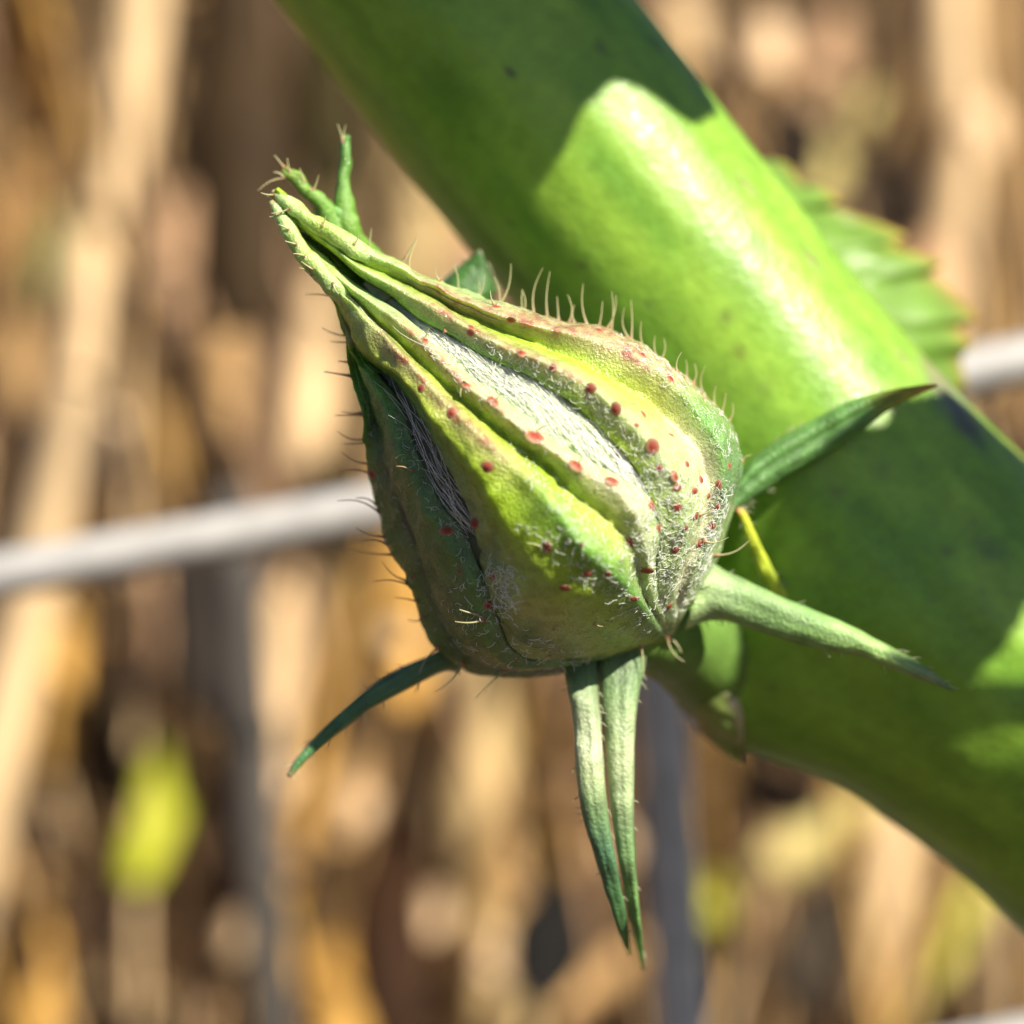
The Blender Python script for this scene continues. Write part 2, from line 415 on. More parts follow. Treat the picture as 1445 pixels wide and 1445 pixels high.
def build_sepal(lines, s0, s1, ns=150, sub=7, thick=9.0, seed=0, rough_amp=2.6):
    S = np.linspace(s0, s1, ns)
    PH = []; HH = []; CC = []
    for L in lines:
        PH.append(np.interp(S, L[:, 0], L[:, 1])); HH.append(np.interp(S, L[:, 0], L[:, 2]))
        CC.append(np.stack([np.interp(S, L[:, 0], L[:, 3 + k]) for k in range(3)], -1))
    PH = np.array(PH); HH = np.array(HH); CC = np.array(CC)
    def sm(a, n=7):
        k = np.ones(n) / n; pad = n // 2
        return np.apply_along_axis(lambda v: np.convolve(np.pad(v, pad, mode='edge'), k, 'valid'), 1, a)
    PH = sm(PH, 5); HH = sm(HH, 9)
    mid = PH.mean(0); tp = 0.55 + 0.45 * sstep(s0, s0 + 14, S); PH = mid + (PH - mid) * tp
    nl = len(lines); nc = (nl - 1) * sub + 1
    w = np.linspace(0, nl - 1 - 1e-9, nc); i = w.astype(int); f = w - i
    fs = 0.55 * f + 0.45 * f * f * (3 - 2 * f)
    phi = PH[i] * (1 - f)[:, None] + PH[np.minimum(i + 1, nl - 1)] * f[:, None]
    hh = HH[i] * (1 - fs)[:, None] + HH[np.minimum(i + 1, nl - 1)] * fs[:, None]
    cc = CC[i] * (1 - f)[:, None, None] + CC[np.minimum(i + 1, nl - 1)] * f[:, None, None]
    Sg = np.broadcast_to(S, phi.shape)
    p0 = bud_pos(Sg, phi, hh)
    scale = sstep(20, 220, Sg)
    hh = hh * (1 - 0.7 * sstep(775, 832, Sg))
    crest_b = 4.5 * np.clip(vnoise(np.stack([Sg / 26.0, np.round(w)[:, None] * 7.3 + 0 * Sg, 0 * Sg], -1), 1.0, 43 + seed), 0, 1) * np.exp(-((f[:, None] - np.round(f)[:, None]) / .22) ** 2) * sstep(200, 330, Sg)
    hh = hh + crest_b * (hh > 8)
    bump = (vnoise(p0, 5, 39 + seed) * 1.0 + vnoise(p0, 11, 40 + seed) * 0.7 + vnoise(p0, 26, 41 + seed) * 0.45) * rough_amp * 2 * (0.3 + 0.7 * scale)
    hh = hh + bump
    top = bud_pos(Sg, phi, hh); bot = bud_pos(Sg, phi * 1.0, hh - thick * (0.6 + 0.4 * scale))
    mott = vnoise(top, 16, 50 + seed)[..., None] * 0.5 + 0.5
    red = np.clip(vnoise(top, 34, 51 + seed) * 1.6 + vnoise(top, 80, 52 + seed) * 1.2, 0, 1)[..., None]
    cc = cc * (0.82 + 0.36 * mott)
    dred = np.clip((cc[..., :1] / (cc[..., 1:2] + 1e-3) - 0.93) * 9.0, 0, 1)          # only where the skin is already flushed
    cc = cc * (1 - 0.85 * red * dred) + np.array((0.30, 0.085, 0.065)) * 0.85 * red * dred
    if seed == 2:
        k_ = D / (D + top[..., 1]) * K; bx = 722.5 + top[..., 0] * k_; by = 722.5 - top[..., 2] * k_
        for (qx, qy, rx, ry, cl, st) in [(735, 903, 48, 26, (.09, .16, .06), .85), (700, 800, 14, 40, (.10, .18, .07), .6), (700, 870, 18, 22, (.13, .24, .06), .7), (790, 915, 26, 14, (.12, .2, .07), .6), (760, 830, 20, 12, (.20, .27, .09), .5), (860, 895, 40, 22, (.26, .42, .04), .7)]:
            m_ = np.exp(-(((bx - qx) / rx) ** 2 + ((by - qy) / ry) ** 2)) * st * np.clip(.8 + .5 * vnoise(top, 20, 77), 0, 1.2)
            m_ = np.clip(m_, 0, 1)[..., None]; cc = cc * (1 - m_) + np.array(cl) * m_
    nv = top.size // 3
    v = np.concatenate([top.transpose(1, 0, 2).reshape(-1, 3), bot.transpose(1, 0, 2).reshape(-1, 3)])
    c = np.concatenate([cc.transpose(1, 0, 2).reshape(-1, 3)] * 2)
    ft = grid_faces(ns, nc); fb = ft[:, ::-1] + nv
    e0 = np.arange(ns - 1) * nc; e1 = e0 + nc - 1
    side0 = np.stack([e0, e0 + nc, e0 + nc + nv, e0 + nv], -1); side1 = np.stack([e1, e1 + nv, e1 + nc + nv, e1 + nc], -1)
    k = np.arange(nc - 1); capa = np.stack([k, k + nv, k + 1 + nv, k + 1], -1); j = k + (ns - 1) * nc; capb = np.stack([j, j + 1, j + 1 + nv, j + nv], -1)
    return v, np.concatenate([ft, fb, side0, side1, capa, capb]), c

# the closed petals and swollen base inside the sepals: the body of the bud
S = np.linspace(170, 838, 120); A = np.linspace(0, 2 * math.pi, 120, endpoint=False)
Sg, Ag = np.meshgrid(S, A, indexing='ij')
hcore = -8 - 19 * (1 - sstep(170, 300, Sg))
cv = bud_pos(Sg, Ag, hcore); cv = bud_pos(Sg, Ag, hcore + vnoise(cv, 12, 60) * 2.5)
cm = vnoise(cv, 14, 61)[..., None] * 0.5 + 0.5
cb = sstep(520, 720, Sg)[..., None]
gapd = (sstep(math.radians(-14), math.radians(-3), Ag - 2 * math.pi * (Ag > math.pi)) * 1.0)[..., None]     # left of the fold, shade deep in the gap is painted dark
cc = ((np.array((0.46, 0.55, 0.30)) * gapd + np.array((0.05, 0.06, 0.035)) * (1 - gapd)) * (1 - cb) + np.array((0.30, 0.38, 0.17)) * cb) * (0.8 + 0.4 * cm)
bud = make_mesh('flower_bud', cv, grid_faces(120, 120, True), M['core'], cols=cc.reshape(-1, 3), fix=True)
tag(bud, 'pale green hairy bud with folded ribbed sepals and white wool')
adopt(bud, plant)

def bud_child(name, v, f, m, cols=None, fix=False, smooth=True):
    o = make_mesh(name, v, f, m, cols=cols, fix=fix, smooth=smooth)
    o.parent = bud; o.matrix_parent_inverse = mathutils.Matrix.Translation(-mathutils.Vector(plant.location)) @ mathutils.Matrix.Identity(4)
    o.matrix_parent_inverse = mathutils.Matrix.Identity(4)
    return o

SEP = {}
linesA = [line(A_back, -4, DG), line(A_sil, 15, [(0, YG), (.3, PALE), (.45, RB), (.75, RB), (.85, BG), (1, PALE)]),
          line(A_crest, [(0, 15), (.4, 30), (.7, 33), (1, 15)], [(0, YG), (.2, PALE), (.33, RB), (.68, (.42, .37, .19)), (.75, GREEN), (.9, BG), (1, PALE)]),
          line(A_val, [(0, 10), (.3, 1), (.7, -3), (1, 3)], [(0, YG), (.6, YG), (.7, (.5, .55, .1)), (.78, CREAM), (1, CREAM)]),
          line(B_crest, [(0, 12), (.3, 24), (.8, 28), (1, 10)], [(0, YG), (.25, PALE), (.35, RB), (.58, (.44, .40, .21)), (.7, (.38, .45, .19)), (1, PALE)]),
          line(B_edge, [(0, 6), (.3, 3), (.8, 3), (1, 0)], [(0, YG), (.4, GREEN), (.7, YG), (1, PALE)])]
linesC = [line(C_e1, [(0, 8), (.2, 0), (1, -3)], [(0, YG), (.3, PALE), (1, PALE)]),
          line(C1, [(0, 11), (.3, 21), (.7, 24), (1, 8)], [(0, YG), (.25, PALE), (.38, RB), (.6, (.46, .43, .25)), (.8, (.5, .5, .3)), (1, PALE)]),
          line(C_gr, [(0, 11), (.3, 0), (1, -4)], [(0, YG), (.7, YG), (.85, (.42, .50, .07)), (1, PALE)]),
          line(C2, [(0, 14), (.35, 32), (.75, 42), (1, 18)], [(0, PALE), (.2, PALE), (.3, RB), (.52, (.42, .37, .16)), (.6, (.30, .42, .05)), (.68, (.20, .38, .06)), (.85, GREEN), (1, BG)]),
          line(C_le, [(0, 10), (.3, 26), (.6, 37), (1, 16)], [(0, YG), (.35, (.35, .42, .06)), (.6, YG), (1, (.30, .45, .04))]),
          line(C_un, [(0, 5), (.35, 4), (.6, 0), (1, 0)], [(0, YG), (.4, GREEN), (.6, (.33, .40, .10)), (.8, (.42, .46, .18)), (1, (.40, .44, .12))]),
          line(C_un2, [(0, 2), (.4, -5), (1, -4)], [(0, YG), (.4, DG), (.62, (.30, .36, .12)), (1, (.36, .40, .14))])]
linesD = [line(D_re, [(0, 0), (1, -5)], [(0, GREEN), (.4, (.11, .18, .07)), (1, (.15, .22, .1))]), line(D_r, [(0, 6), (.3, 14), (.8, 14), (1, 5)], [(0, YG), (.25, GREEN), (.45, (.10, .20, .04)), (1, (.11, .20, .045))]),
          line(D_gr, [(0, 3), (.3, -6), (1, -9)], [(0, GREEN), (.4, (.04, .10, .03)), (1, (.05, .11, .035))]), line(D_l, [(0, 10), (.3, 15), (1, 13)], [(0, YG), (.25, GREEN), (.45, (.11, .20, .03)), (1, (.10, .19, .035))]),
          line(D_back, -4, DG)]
SEP['A'] = bud_child('sepal', *build_sepal(linesA, -6, 832, seed=1)[:2], M['sepal'], cols=build_sepal(linesA, -6, 832, seed=1)[2], fix=True)
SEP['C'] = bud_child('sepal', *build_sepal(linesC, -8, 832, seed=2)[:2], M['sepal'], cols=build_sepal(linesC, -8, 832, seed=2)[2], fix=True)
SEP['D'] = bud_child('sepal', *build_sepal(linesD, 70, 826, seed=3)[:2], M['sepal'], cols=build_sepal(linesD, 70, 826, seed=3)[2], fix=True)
def far_sepal(a0, a1, seed):
    ks = np.linspace(0, 1, 5); hs = [-4, 14, 3, 14, -4]
    L = []
    for k, h in zip(ks, hs):
        a = a0 + (a1 - a0) * k
        L.append(line([(60, a, FAR), (200, a, FAR), (500, a, FAR), (835, a, FAR)], h, BG))
    v, f, c = build_sepal(L, 60, 826, seed=seed)
    return bud_child('sepal', v, f, M['sepal'], cols=c, fix=True)
far_sepal(118, 182, 4); far_sepal(178, 242, 5)

# tips of the far sepals standing up behind the point of the bud
def tip(pts, y, widths, cols, seed):
    p = cr(np.array([P(a, b, yy) for (a, b), yy in zip(pts, y)]), 40)
    r = np.interp(np.linspace(0, 1, 40), np.linspace(0, 1, len(widths)), widths) / K / 2
    v, f = tube(p, r, 12)
    v = v + (vnoise(v, 18, seed) * 0.012)[:, None] * np.array((1, 0, 1))
    t = np.repeat(np.linspace(0, 1, 40), 12)
    c = np.stack([np.interp(t, [a for a, _ in cols], [b[k] for _, b in cols]) for k in range(3)], -1)
    return bud_child('sepal_tip', v, f, M['sepal'], cols=c)
tip([(397, 234), (408, 246), (428, 264), (448, 284), (480, 330), (540, 390)], [.12, .12, .12, .12, .2, .35], [9, 18, 22, 24, 34, 50], [(0, (.4, .12, .05)), (.12, (.2, .3, .05)), (1, GREEN)], 70)
tip([(488, 192), (487, 225), (484, 262), (487, 295), (494, 330), (530, 390)], [.2, .2, .2, .2, .22, .4], [13, 17, 20, 34, 40, 50], [(0, (.10, .24, .05)), (1, (.2, .36, .05))], 71)
tip([(447, 276), (462, 296), (478, 303), (490, 300)], [.15, .16, .18, .2], [16, 24, 26, 18], [(0, GREEN), (1, GREEN)], 72)
tip([(383, 284), (396, 306), (416, 338), (441, 372), (470, 404), (505, 436)], [-.15, -.17, -.19, -.20, -.19, -.12], [9, 21, 25, 27, 27, 12], [(0, (.34, .26, .14)), (.12, PALE), (.5, (.42, .54, .16)), (1, PALE)], 74)
tip([(384, 272), (402, 286), (434, 308), (472, 332), (510, 356), (550, 380)], [-.13, -.16, -.18, -.19, -.18, -.12], [10, 23, 26, 27, 25, 10], [(0, (.34, .26, .14)), (.12, PALE), (.5, (.40, .54, .12)), (1, PALE)], 75)
tip([(440, 380), (452, 372), (466, 385), (480, 408)], [-.12, -.13, -.14, -.15], [4, 14, 24, 26], [(0, PALE), (1, YG)], 73)

# red glands on the folds
gm = bpy.data.meshes.new('gland')
bm = bmesh.new()
prof = [(1.0, -0.5), (0.95, 0.0), (0.72, 0.38), (0.40, 0.60), (0.24, 0.95), (0.0, 1.15)]
rings = []
for r_, z_ in prof[:-1]:
    rings.append([bm.verts.new((r_ * math.cos(a), r_ * math.sin(a), z_)) for a in np.linspace(0, 2 * math.pi, 9, endpoint=False)])
topv = bm.verts.new((0, 0, 1.15))
for i in range(len(rings) - 1):
    for j in range(9): bm.faces.new((rings[i][j], rings[i][(j + 1) % 9], rings[i + 1][(j + 1) % 9], rings[i + 1][j]))
for j in range(9): bm.faces.new((rings[-1][j], rings[-1][(j + 1) % 9], topv))
for f in bm.faces: f.smooth = True
bm.to_mesh(gm); bm.free(); gm.materials.append(M['gland'])
ga = gm.attributes.new('pigment', 'FLOAT_COLOR', 'POINT')
for vtx in gm.vertices:
    k_ = min(1.0, math.hypot(vtx.co.x, vtx.co.y)); e_ = max(0, (k_ - .35) / .65)
    ga.data[vtx.index].color = (.27 * (1 - e_) + .34 * e_, .045 * (1 - e_) + .22 * e_, .03 * (1 - e_) + .12 * e_, 1)
GL = [(833, 548, 9), (869, 577, 9), (908, 584, 6), (948, 614, 6), (921, 630, 9), (952, 672, 8), (989, 677, 7), (1014, 684, 6), (955, 688, 8), (980, 693, 6), (920, 713, 9),
      (956, 715, 9), (982, 729, 7), (1013, 715, 5), (755, 616, 11), (813, 657, 10), (863, 679, 10), (736, 499, 8), (1029, 657, 6), (946, 534, 7), (980, 541, 6), (1004, 743, 6),
      (888, 765, 7), (912, 805, 9), (953, 776, 6), (986, 768, 7), (773, 772, 8), (829, 809, 8), (858, 810, 6), (894, 845, 7), (912, 849, 6), (797, 830, 6), (944, 856, 6),
      (820, 769, 4), (696, 566, 9), (658, 544, 7), (638, 583, 8), (688, 659, 8), (630, 749, 9), (671, 738, 7), (689, 853, 8), (682, 875, 5), (694, 813, 7), (649, 806, 6),
      (583, 814, 5), (525, 669, 7), (780, 519, 6), (600, 481, 6), (594, 548, 6), (665, 462, 6), (700, 433, 6), (721, 452, 5), (898, 600, 4), (930, 660, 4), (970, 655, 5), (1000, 700, 5), (968, 745, 5), (930, 745, 5), (664, 470, 5), (870, 640, 5), (876, 470, 5), (845, 466, 5), (906, 500, 5)]
# heights of the built surface near a point come from a ray onto the finished meshes
bpy.context.view_layer.update()
from mathutils.bvhtree import BVHTree
allv = []; allf = []; off = 0
for o in [bud] + [c for c in bud.children]:
    me = o.data; vv = np.empty(len(me.vertices) * 3, np.float32); me.vertices.foreach_get('co', vv)
    allv.append(vv.reshape(-1, 3)); allf += [[i + off for i in p.vertices] for p in me.polygons]; off += len(me.vertices)
BV = BVHTree.FromPolygons(np.concatenate(allv).tolist(), allf)
def hit(px, py):
    o = mathutils.Vector((0, -D, 0)); d = (mathutils.Vector(P(px, py, 0)) - o).normalized()
    r = BV.ray_cast(o, d)
    if r[0] is None: 
        r2 = BV.find_nearest(mathutils.Vector(P(px, py, float(yax(400)))))
        n = r2[1]; 
        if n.y > 0: n = -n
        return r2[0], n
    n = r[1]
    if n.dot(d) > 0: n = -n
    return r[0], n
for (px, py, r_) in GL:
    p, n = hit(px, py)
    o = bpy.data.objects.new('gland', gm); C.objects.link(o); o.parent = bud
    s_ = r_ * 1.25 / K; qd = n.to_track_quat('Z', 'Y')
    o.matrix_basis = mathutils.Matrix.Translation(p) @ qd.to_matrix().to_4x4() @ mathutils.Matrix.Diagonal((s_ * random.uniform(.65, 1.25), s_ * random.uniform(.65, 1.15), s_ * random.uniform(.18, .34), 1))

# bristles: base and point of each one the photograph shows
BR = [(707, 419, 721, 372), (708, 416, 697, 390), (741, 433, 737, 408), (758, 427, 766, 378), (775, 433, 776, 383), (805, 441, 801, 416), (812, 452, 811, 430), (826, 444, 823, 400),
      (858, 451, 869, 416), (865, 455, 863, 411), (898, 461, 881, 434), (898, 461, 890, 423), (919, 477, 905, 454), (938, 505, 937, 477), (955, 524, 962, 497), (982, 538, 980, 513),
      (1004, 552, 995, 516), (1027, 577, 1024, 555), (1036, 591, 1034, 569), (1050, 649, 1061, 642), (530, 341, 524, 322), (570, 366, 589, 335), (588, 371, 587, 341), (649, 403, 641, 374),
      (678, 410, 675, 394), (678, 410, 684, 388), (742, 430, 737, 409), (483, 200, 476, 175), (484, 197, 488, 176), (400, 236, 387, 219), (408, 236, 405, 223), (433, 252, 423, 237), (445, 261, 450, 247),
      (389, 261, 386, 243), (379, 281, 364, 269), (408, 294, 383, 301), (407, 324, 393, 317), (441, 380, 425, 369), (440, 388, 422, 378), (461, 438, 432, 416), (483, 477, 454, 463),
      (486, 485, 465, 482), (494, 510, 479, 509), (488, 531, 457, 524), (496, 511, 476, 510), (496, 532, 456, 525), (505, 589, 471, 586), (505, 582, 480, 580), (511, 619, 475, 608),
      (504, 629, 483, 626), (516, 654, 482, 637), (516, 669, 480, 665), (526, 727, 476, 707), (511, 717, 502, 703), (527, 762, 503, 744), (529, 777, 509, 764), (539, 787, 492, 773),
      (569, 820, 541, 793), (561, 827, 527, 821), (580, 857, 558, 843), (587, 876, 575, 875), (581, 665, 559, 658), (665, 742, 635, 721), (771, 778, 743, 766), (682, 875, 642, 877),
      (676, 868, 648, 860), (730, 930, 697, 943), (775, 925, 757, 939), (942, 900, 966, 934), (943, 899, 962, 921), (1009, 783, 1057, 763), (993, 763, 1028, 758), (988, 726, 1007, 718),
      (712, 966, 671, 987), (642, 960, 613, 976), (606, 935, 592, 950), (912, 930, 908, 955), (840, 880, 851, 884), (783, 886, 796, 889), (694, 566, 706, 555), (755, 610, 771, 600), (813, 655, 822, 640), (656, 541, 650, 560),
      (552, 420, 540, 428), (545, 425, 556, 440), (470, 400, 478, 415), (600, 478, 606, 462), (628, 467, 644, 463), (440, 262, 437, 268), (392, 262, 396, 247), (396, 300, 380, 306), (418, 345, 402, 340), (455, 318, 460, 303), (430, 362, 414, 358), (386, 275, 368, 272), (500, 344, 506, 330), (620, 396, 616, 376), (698, 430, 692, 410), (790, 440, 786, 418), (845, 450, 850, 425), (930, 495, 924, 474), (970, 530, 968, 508), (1015, 566, 1010, 545)]
bp = []; brad = []; bc = []
tt = np.linspace(0, 1, 9)
for (a, b, c, d) in BR:
    p, n = hit(a, b); p = np.array(p)
    q = P(c, d, p[1] - 0.02); dv = q - p; L = np.linalg.norm(dv)
    perp = np.array((-dv[2], random.uniform(-.5, .5) * L, dv[0])) * random.uniform(-0.16, 0.16)
    path = p - dv * 0.04 + np.multiply.outer(tt, dv) * 1.04 + np.multiply.outer(np.sin(tt * math.pi), perp)
    bp.append(path); flare = (1.6 if a < 600 else 3.2) * np.exp(-tt * 11)
    brad.append((0.95 * (1 - tt) ** 0.8 + 0.45 + flare) / K)
    dark = a < 600 and b > 400
    c1 = np.array((0.50, 0.36, 0.20)) if dark else np.array((0.62, 0.60, 0.32))
    c0 = np.array((0.34, 0.07, 0.05))
    w_ = np.exp(-tt * 7)[:, None]; bc.append(np.repeat(c0 * w_ + c1 * (1 - w_), 5, 0))
bv, bf = many_tubes(np.array(bp), np.array(brad), 5)
o = bud_child('bristles', bv, bf, M['bristle'], cols=np.concatenate(bc)); o['kind'] = 'stuff'

# wool: long silky strands in the gaps between sepals, short curled ones over the folds and the base
def surf_pt(px, py): 
    p, n = hit(px, py); return np.array(p), np.array(n)
def axis_dir():
    return np.array((AX[0], 0.0, -AX[1]))
def silky(n, region, lmin, lmax, r_px, spread, lift):
    out = []
    while len(out) < n:
        f = random.random(); g_ = random.random()
        a = cr_cache(region[0], f); b = cr_cache(region[1], f); c_ = a * (1 - g_) + b * g_
        p, nn = surf_pt(*c_)
        d = axis_dir() + np.array((random.gauss(0, spread), random.gauss(0, spread * .6), random.gauss(0, spread)))
        d = d - nn * d.dot(nn); d /= np.linalg.norm(d) + 1e-9
        L = random.uniform(lmin, lmax) / K; k = np.linspace(-0.5, 0.5, 8)
        side = np.cross(nn, d) * random.gauss(0, 0.10) * L
        path = p + nn * (random.uniform(0.2, 1) * lift / K) + np.multiply.outer(k, d * L) + np.multiply.outer(1 - 4 * k * k, side) - np.multiply.outer(4 * k * k, nn * L * 0.06)
        out.append(path)
    out = np.array(out)
    return many_tubes(out, np.full(out.shape[:2], r_px / K) * (1 - 0.6 * np.abs(np.linspace(-1, 1, 8))), 3)
def cr_cache(line_, f):
    i = f * (len(line_) - 1); j = min(int(i), len(line_) - 2); t = i - j
    return np.array(line_[j]) * (1 - t) + np.array(line_[j + 1]) * t
def curly(n, region, lmin, lmax, r_px, lift):
    out = []
    while len(out) < n:
        f = random.random(); g_ = random.random()
        a = cr_cache(region[0], f); b = cr_cache(region[1], f); c_ = a * (1 - g_) + b * g_ + np.random.default_rng(len(out)).normal(0, 3, 2)
        p, nn = surf_pt(*c_)
        e1 = np.cross(nn, (0.3, 0.5, 0.8)); e1 /= np.linalg.norm(e1); e2 = np.cross(nn, e1)
        L = random.uniform(lmin, lmax) / K; a0 = random.uniform(0, 6.28); tw = random.uniform(-3.4, 3.4); k = np.linspace(0, 1, 7)
        an = a0 + tw * k
        st = (np.multiply.outer(np.cos(an), e1) + np.multiply.outer(np.sin(an), e2)) * (L / 6)
        path = p + np.cumsum(st, 0) + np.multiply.outer(np.sin(k * math.pi * 0.9) * random.uniform(.2, 1) * lift / K, nn)
        out.append(path)
    out = np.array(out)
    return many_tubes(out, np.full(out.shape[:2], r_px / K), 3)
parts = []
gapBC = ([(572, 442), (620, 472), (690, 512), (760, 545), (830, 595), (880, 645), (900, 670)], [(600, 470), (640, 503), (700, 553), (765, 600), (820, 645), (870, 668), (895, 680)])
gapCD = ([(572, 560), (600, 606), (640, 676), (660, 728)], [(562, 562), (584, 625), (612, 690), (648, 738)])
parts.append(silky(300, gapBC, 70, 170, 0.45, 0.09, 4))
parts.append(silky(90, gapBC, 25, 60, 0.45, 0.5, 6))
parts.append(silky(60, gapCD, 60, 120, 0.36, 0.16, 5))
baseR = ([(900, 650), (960, 660), (1010, 690), (1035, 680)], [(880, 780), (925, 860), (960, 870), (1000, 800)])
parts.append(curly(850, baseR, 7, 17, 0.36, 2.2))
parts.append(curly(160, (C_gr[9:], C2[11:16]), 7, 15, 0.36, 2))
parts.append(curly(260, (C1[6:], C_e1[6:]), 7, 16, 0.38, 2))
parts.append(curly(110, ([(640, 790), (690, 850), (740, 890), (820, 920)], [(620, 900), (680, 940), (760, 950), (840, 945)]), 8, 20, 0.38, 3))
parts.append(curly(110, ([(720, 790), (740, 860)], [(692, 800), (700, 880)]), 8, 20, 0.42, 4))
parts.append(curly(60, (D_r[4:], D_re[4:]), 8, 18, 0.30, 2))
parts.append(curly(30, (D_gr[4:], D_l[4:]), 6, 14, 0.32, 1.5))
parts.append(curly(300, (A_sil[13:22], A_crest[10:15]), 6, 14, 0.34, 1.5))
parts.append(curly(260, (B_crest[7:], B_edge[7:]), 7, 15, 0.36, 2))
parts.append(curly(140, (C2[13:18], C_le[12:]), 7, 16, 0.36, 2))
wv = np.concatenate([p[0] for p in parts]); offs = np.cumsum([0] + [len(p[0]) for p in parts[:-1]])
wf = np.concatenate([p[1] + o_ for p, o_ in zip(parts, offs)])
o = bud_child('wool', wv, wf, M['wool']); o['kind'] = 'stuff'

# ------------------------------------------------------------------ bracts under the bud
BH = []
def bract(up, low, y0, y1, thick, cols, groove=0.25, bulge=1.0, seed=0, n=70, name='bract'):
    """blade between two traced edges: rounded front with a shallow groove, flatter back"""
    U = cr(up, n); Lo = cr(low, n); t = np.linspace(0, 1, n)
    ys = np.interp(t, np.linspace(0, 1, len(y0)), y0) if isinstance(y0, (list, tuple)) else y0 + (y1 - y0) * t
    m = 15; w = np.linspace(0, 1, m)
    V = []; Cc = []
    for side in (0, 1):
        for j in range(m):
            k = w[j]; q = U * (1 - k) + Lo * k
            wid = np.linalg.norm(U - Lo, axis=1) / K
            arch = math.sqrt(max(0, 1 - (2 * k - 1) ** 2)) * (1 - groove * math.exp(-((k - .5) / .12) ** 2))
            dy = -arch * wid * 0.42 * bulge if side == 0 else -arch * wid * 0.10 * bulge + arch * np.minimum(thick, wid * .5)
            pos = np.array([P(a, b, y) for (a, b), y in zip(q, ys + dy)])
            V.append(pos)
    rs = np.random.default_rng(seed)
    for e_ in (0, m - 1):
        for k_ in range(9):
            i_ = int(rs.uniform(.12, .97) * n) % n; sgn = 1 if e_ == 0 else -1
            p_ = V[e_][i_]; out_ = V[0][i_] - V[m - 1][i_]; out_ = out_ / (np.linalg.norm(out_) + 1e-9) * sgn
            tg_ = V[e_][min(i_ + 1, n - 1)] - V[e_][max(i_ - 1, 0)]; tg_ /= np.linalg.norm(tg_) + 1e-9
            d_ = out_ * .7 + tg_ * rs.uniform(-.2, 1.0) + np.array((0, rs.uniform(-.6, .2), 0)); d_ /= np.linalg.norm(d_)
            BH.append(p_ + np.multiply.outer(np.linspace(0, 1, 6), d_) * rs.uniform(5, 13) / K + np.multiply.outer(np.linspace(0, 1, 6) ** 2, tg_) * 3 / K)
    V = np.array(V)                          # (2m, n, 3)
    ring = np.concatenate([V[:m], V[m:][::-1][1:-1]])
    ring = ring.transpose(1, 0, 2); nr = ring.shape[1]
    v = ring.reshape(-1, 3); v = v + (vnoise(v, 14, seed) * 0.008)[:, None] * np.array((0.4, 1, 0.4))
    tt_ = np.repeat(t, nr)
    c = np.stack([np.interp(tt_, [a for a, _ in cols], [b[k] for _, b in cols]) for k in range(3)], -1)
    str_ = vnoise(np.stack([tt_ * 5, np.tile(np.arange(nr), n) * 0.9, 0 * tt_], -1), 1.0, seed + 3)[:, None]
    c = c * (1 + 0.28 * str_)
    f = grid_faces(n, nr, True)
    fl_ = [list(x) for x in f] + [list(range(nr)), list(range((n - 1) * nr, n * nr))[::-1]]
    return bud_child(name, v, fl_, M['bract'], cols=c, fix=True)
BGR = (0.15, 0.24, 0.10); BTL = (0.065, 0.15, 0.075)
bract([(800, 880), (796, 935), (800, 968), (808, 1020), (812, 1080), (822, 1150), (845, 1230), (870, 1310), (886, 1348)], [(845, 880), (844, 930), (846, 985), (849, 1030), (853, 1090), (860, 1160), (872, 1230), (886, 1300), (889, 1350)],
      [.34, .16, .02, -.02, -.05, -.03, .12, .40], 0, .06, [(0, BTL), (.2, BGR), (.22, (.2, .28, .13)), (.45, (.46, .52, .32)), (.52, (.36, .44, .22)), (.6, BGR), (.7, BTL), (.95, (.08, .2, .05)), (1, (.2, .2, .05))], seed=80, groove=.1)  # pale middle and dark end paint in the sunlit and shaded stretches
bract([(840, 880), (841, 930), (846, 985), (852, 1030), (857, 1090), (864, 1160), (876, 1230), (890, 1300), (904, 1366)], [(905, 880), (912, 930), (903, 975), (897, 1020), (895, 1080), (895, 1160), (899, 1240), (906, 1320), (909, 1370)],
      [.36, .2, .08, .02, -.02, .0, .15, .45], 0, .06, [(0, BGR), (.2, BGR), (.25, (.2, .3, .13)), (.5, (.44, .53, .28)), (.65, BGR), (.95, (.10, .25, .05)), (1, (.25, .12, .05))], seed=81, groove=.1)  # sunlit middle painted brighter here too
bract([(1000, 792), (1030, 808), (1060, 822), (1110, 845), (1180, 873), (1250, 908), (1310, 943), (1346, 974)], [(965, 890), (1000, 876), (1035, 880), (1090, 897), (1160, 917), (1220, 928), (1280, 952), (1346, 976)],
      [.25, .22, .15, .1, .1], 0, .06, [(0, PALE), (.12, (.25, .36, .16)), (.5, (.18, .32, .10)), (.8, (.26, .40, .12)), (.93, (.2, .28, .14)), (1, BTL)], seed=82, groove=.05)
bract([(1035, 690), (1055, 655), (1095, 622), (1150, 590), (1200, 565), (1260, 549), (1322, 541)], [(1035, 725), (1062, 706), (1110, 675), (1170, 642), (1215, 610), (1262, 574), (1324, 545)],
      [.35, .4, .42, .4, .3], 0, .05, [(0, (.10, .22, .06)), (.7, (.10, .24, .05)), (.9, (.3, .26, .03)), (1, (.55, .22, .06))], seed=83, groove=.35)
bract([(640, 905), (610, 922), (560, 945), (510, 978), (460, 1024), (420, 1068), (404, 1094)], [(650, 950), (625, 948), (570, 975), (520, 1003), (480, 1032), (436, 1070), (410, 1098)],
      [.35, .3, .3, .25, .2], 0, .05, [(0, BGR), (.3, BTL), (.92, (.07, .2, .06)), (1, (.16, .08, .03))], seed=84, groove=.2)
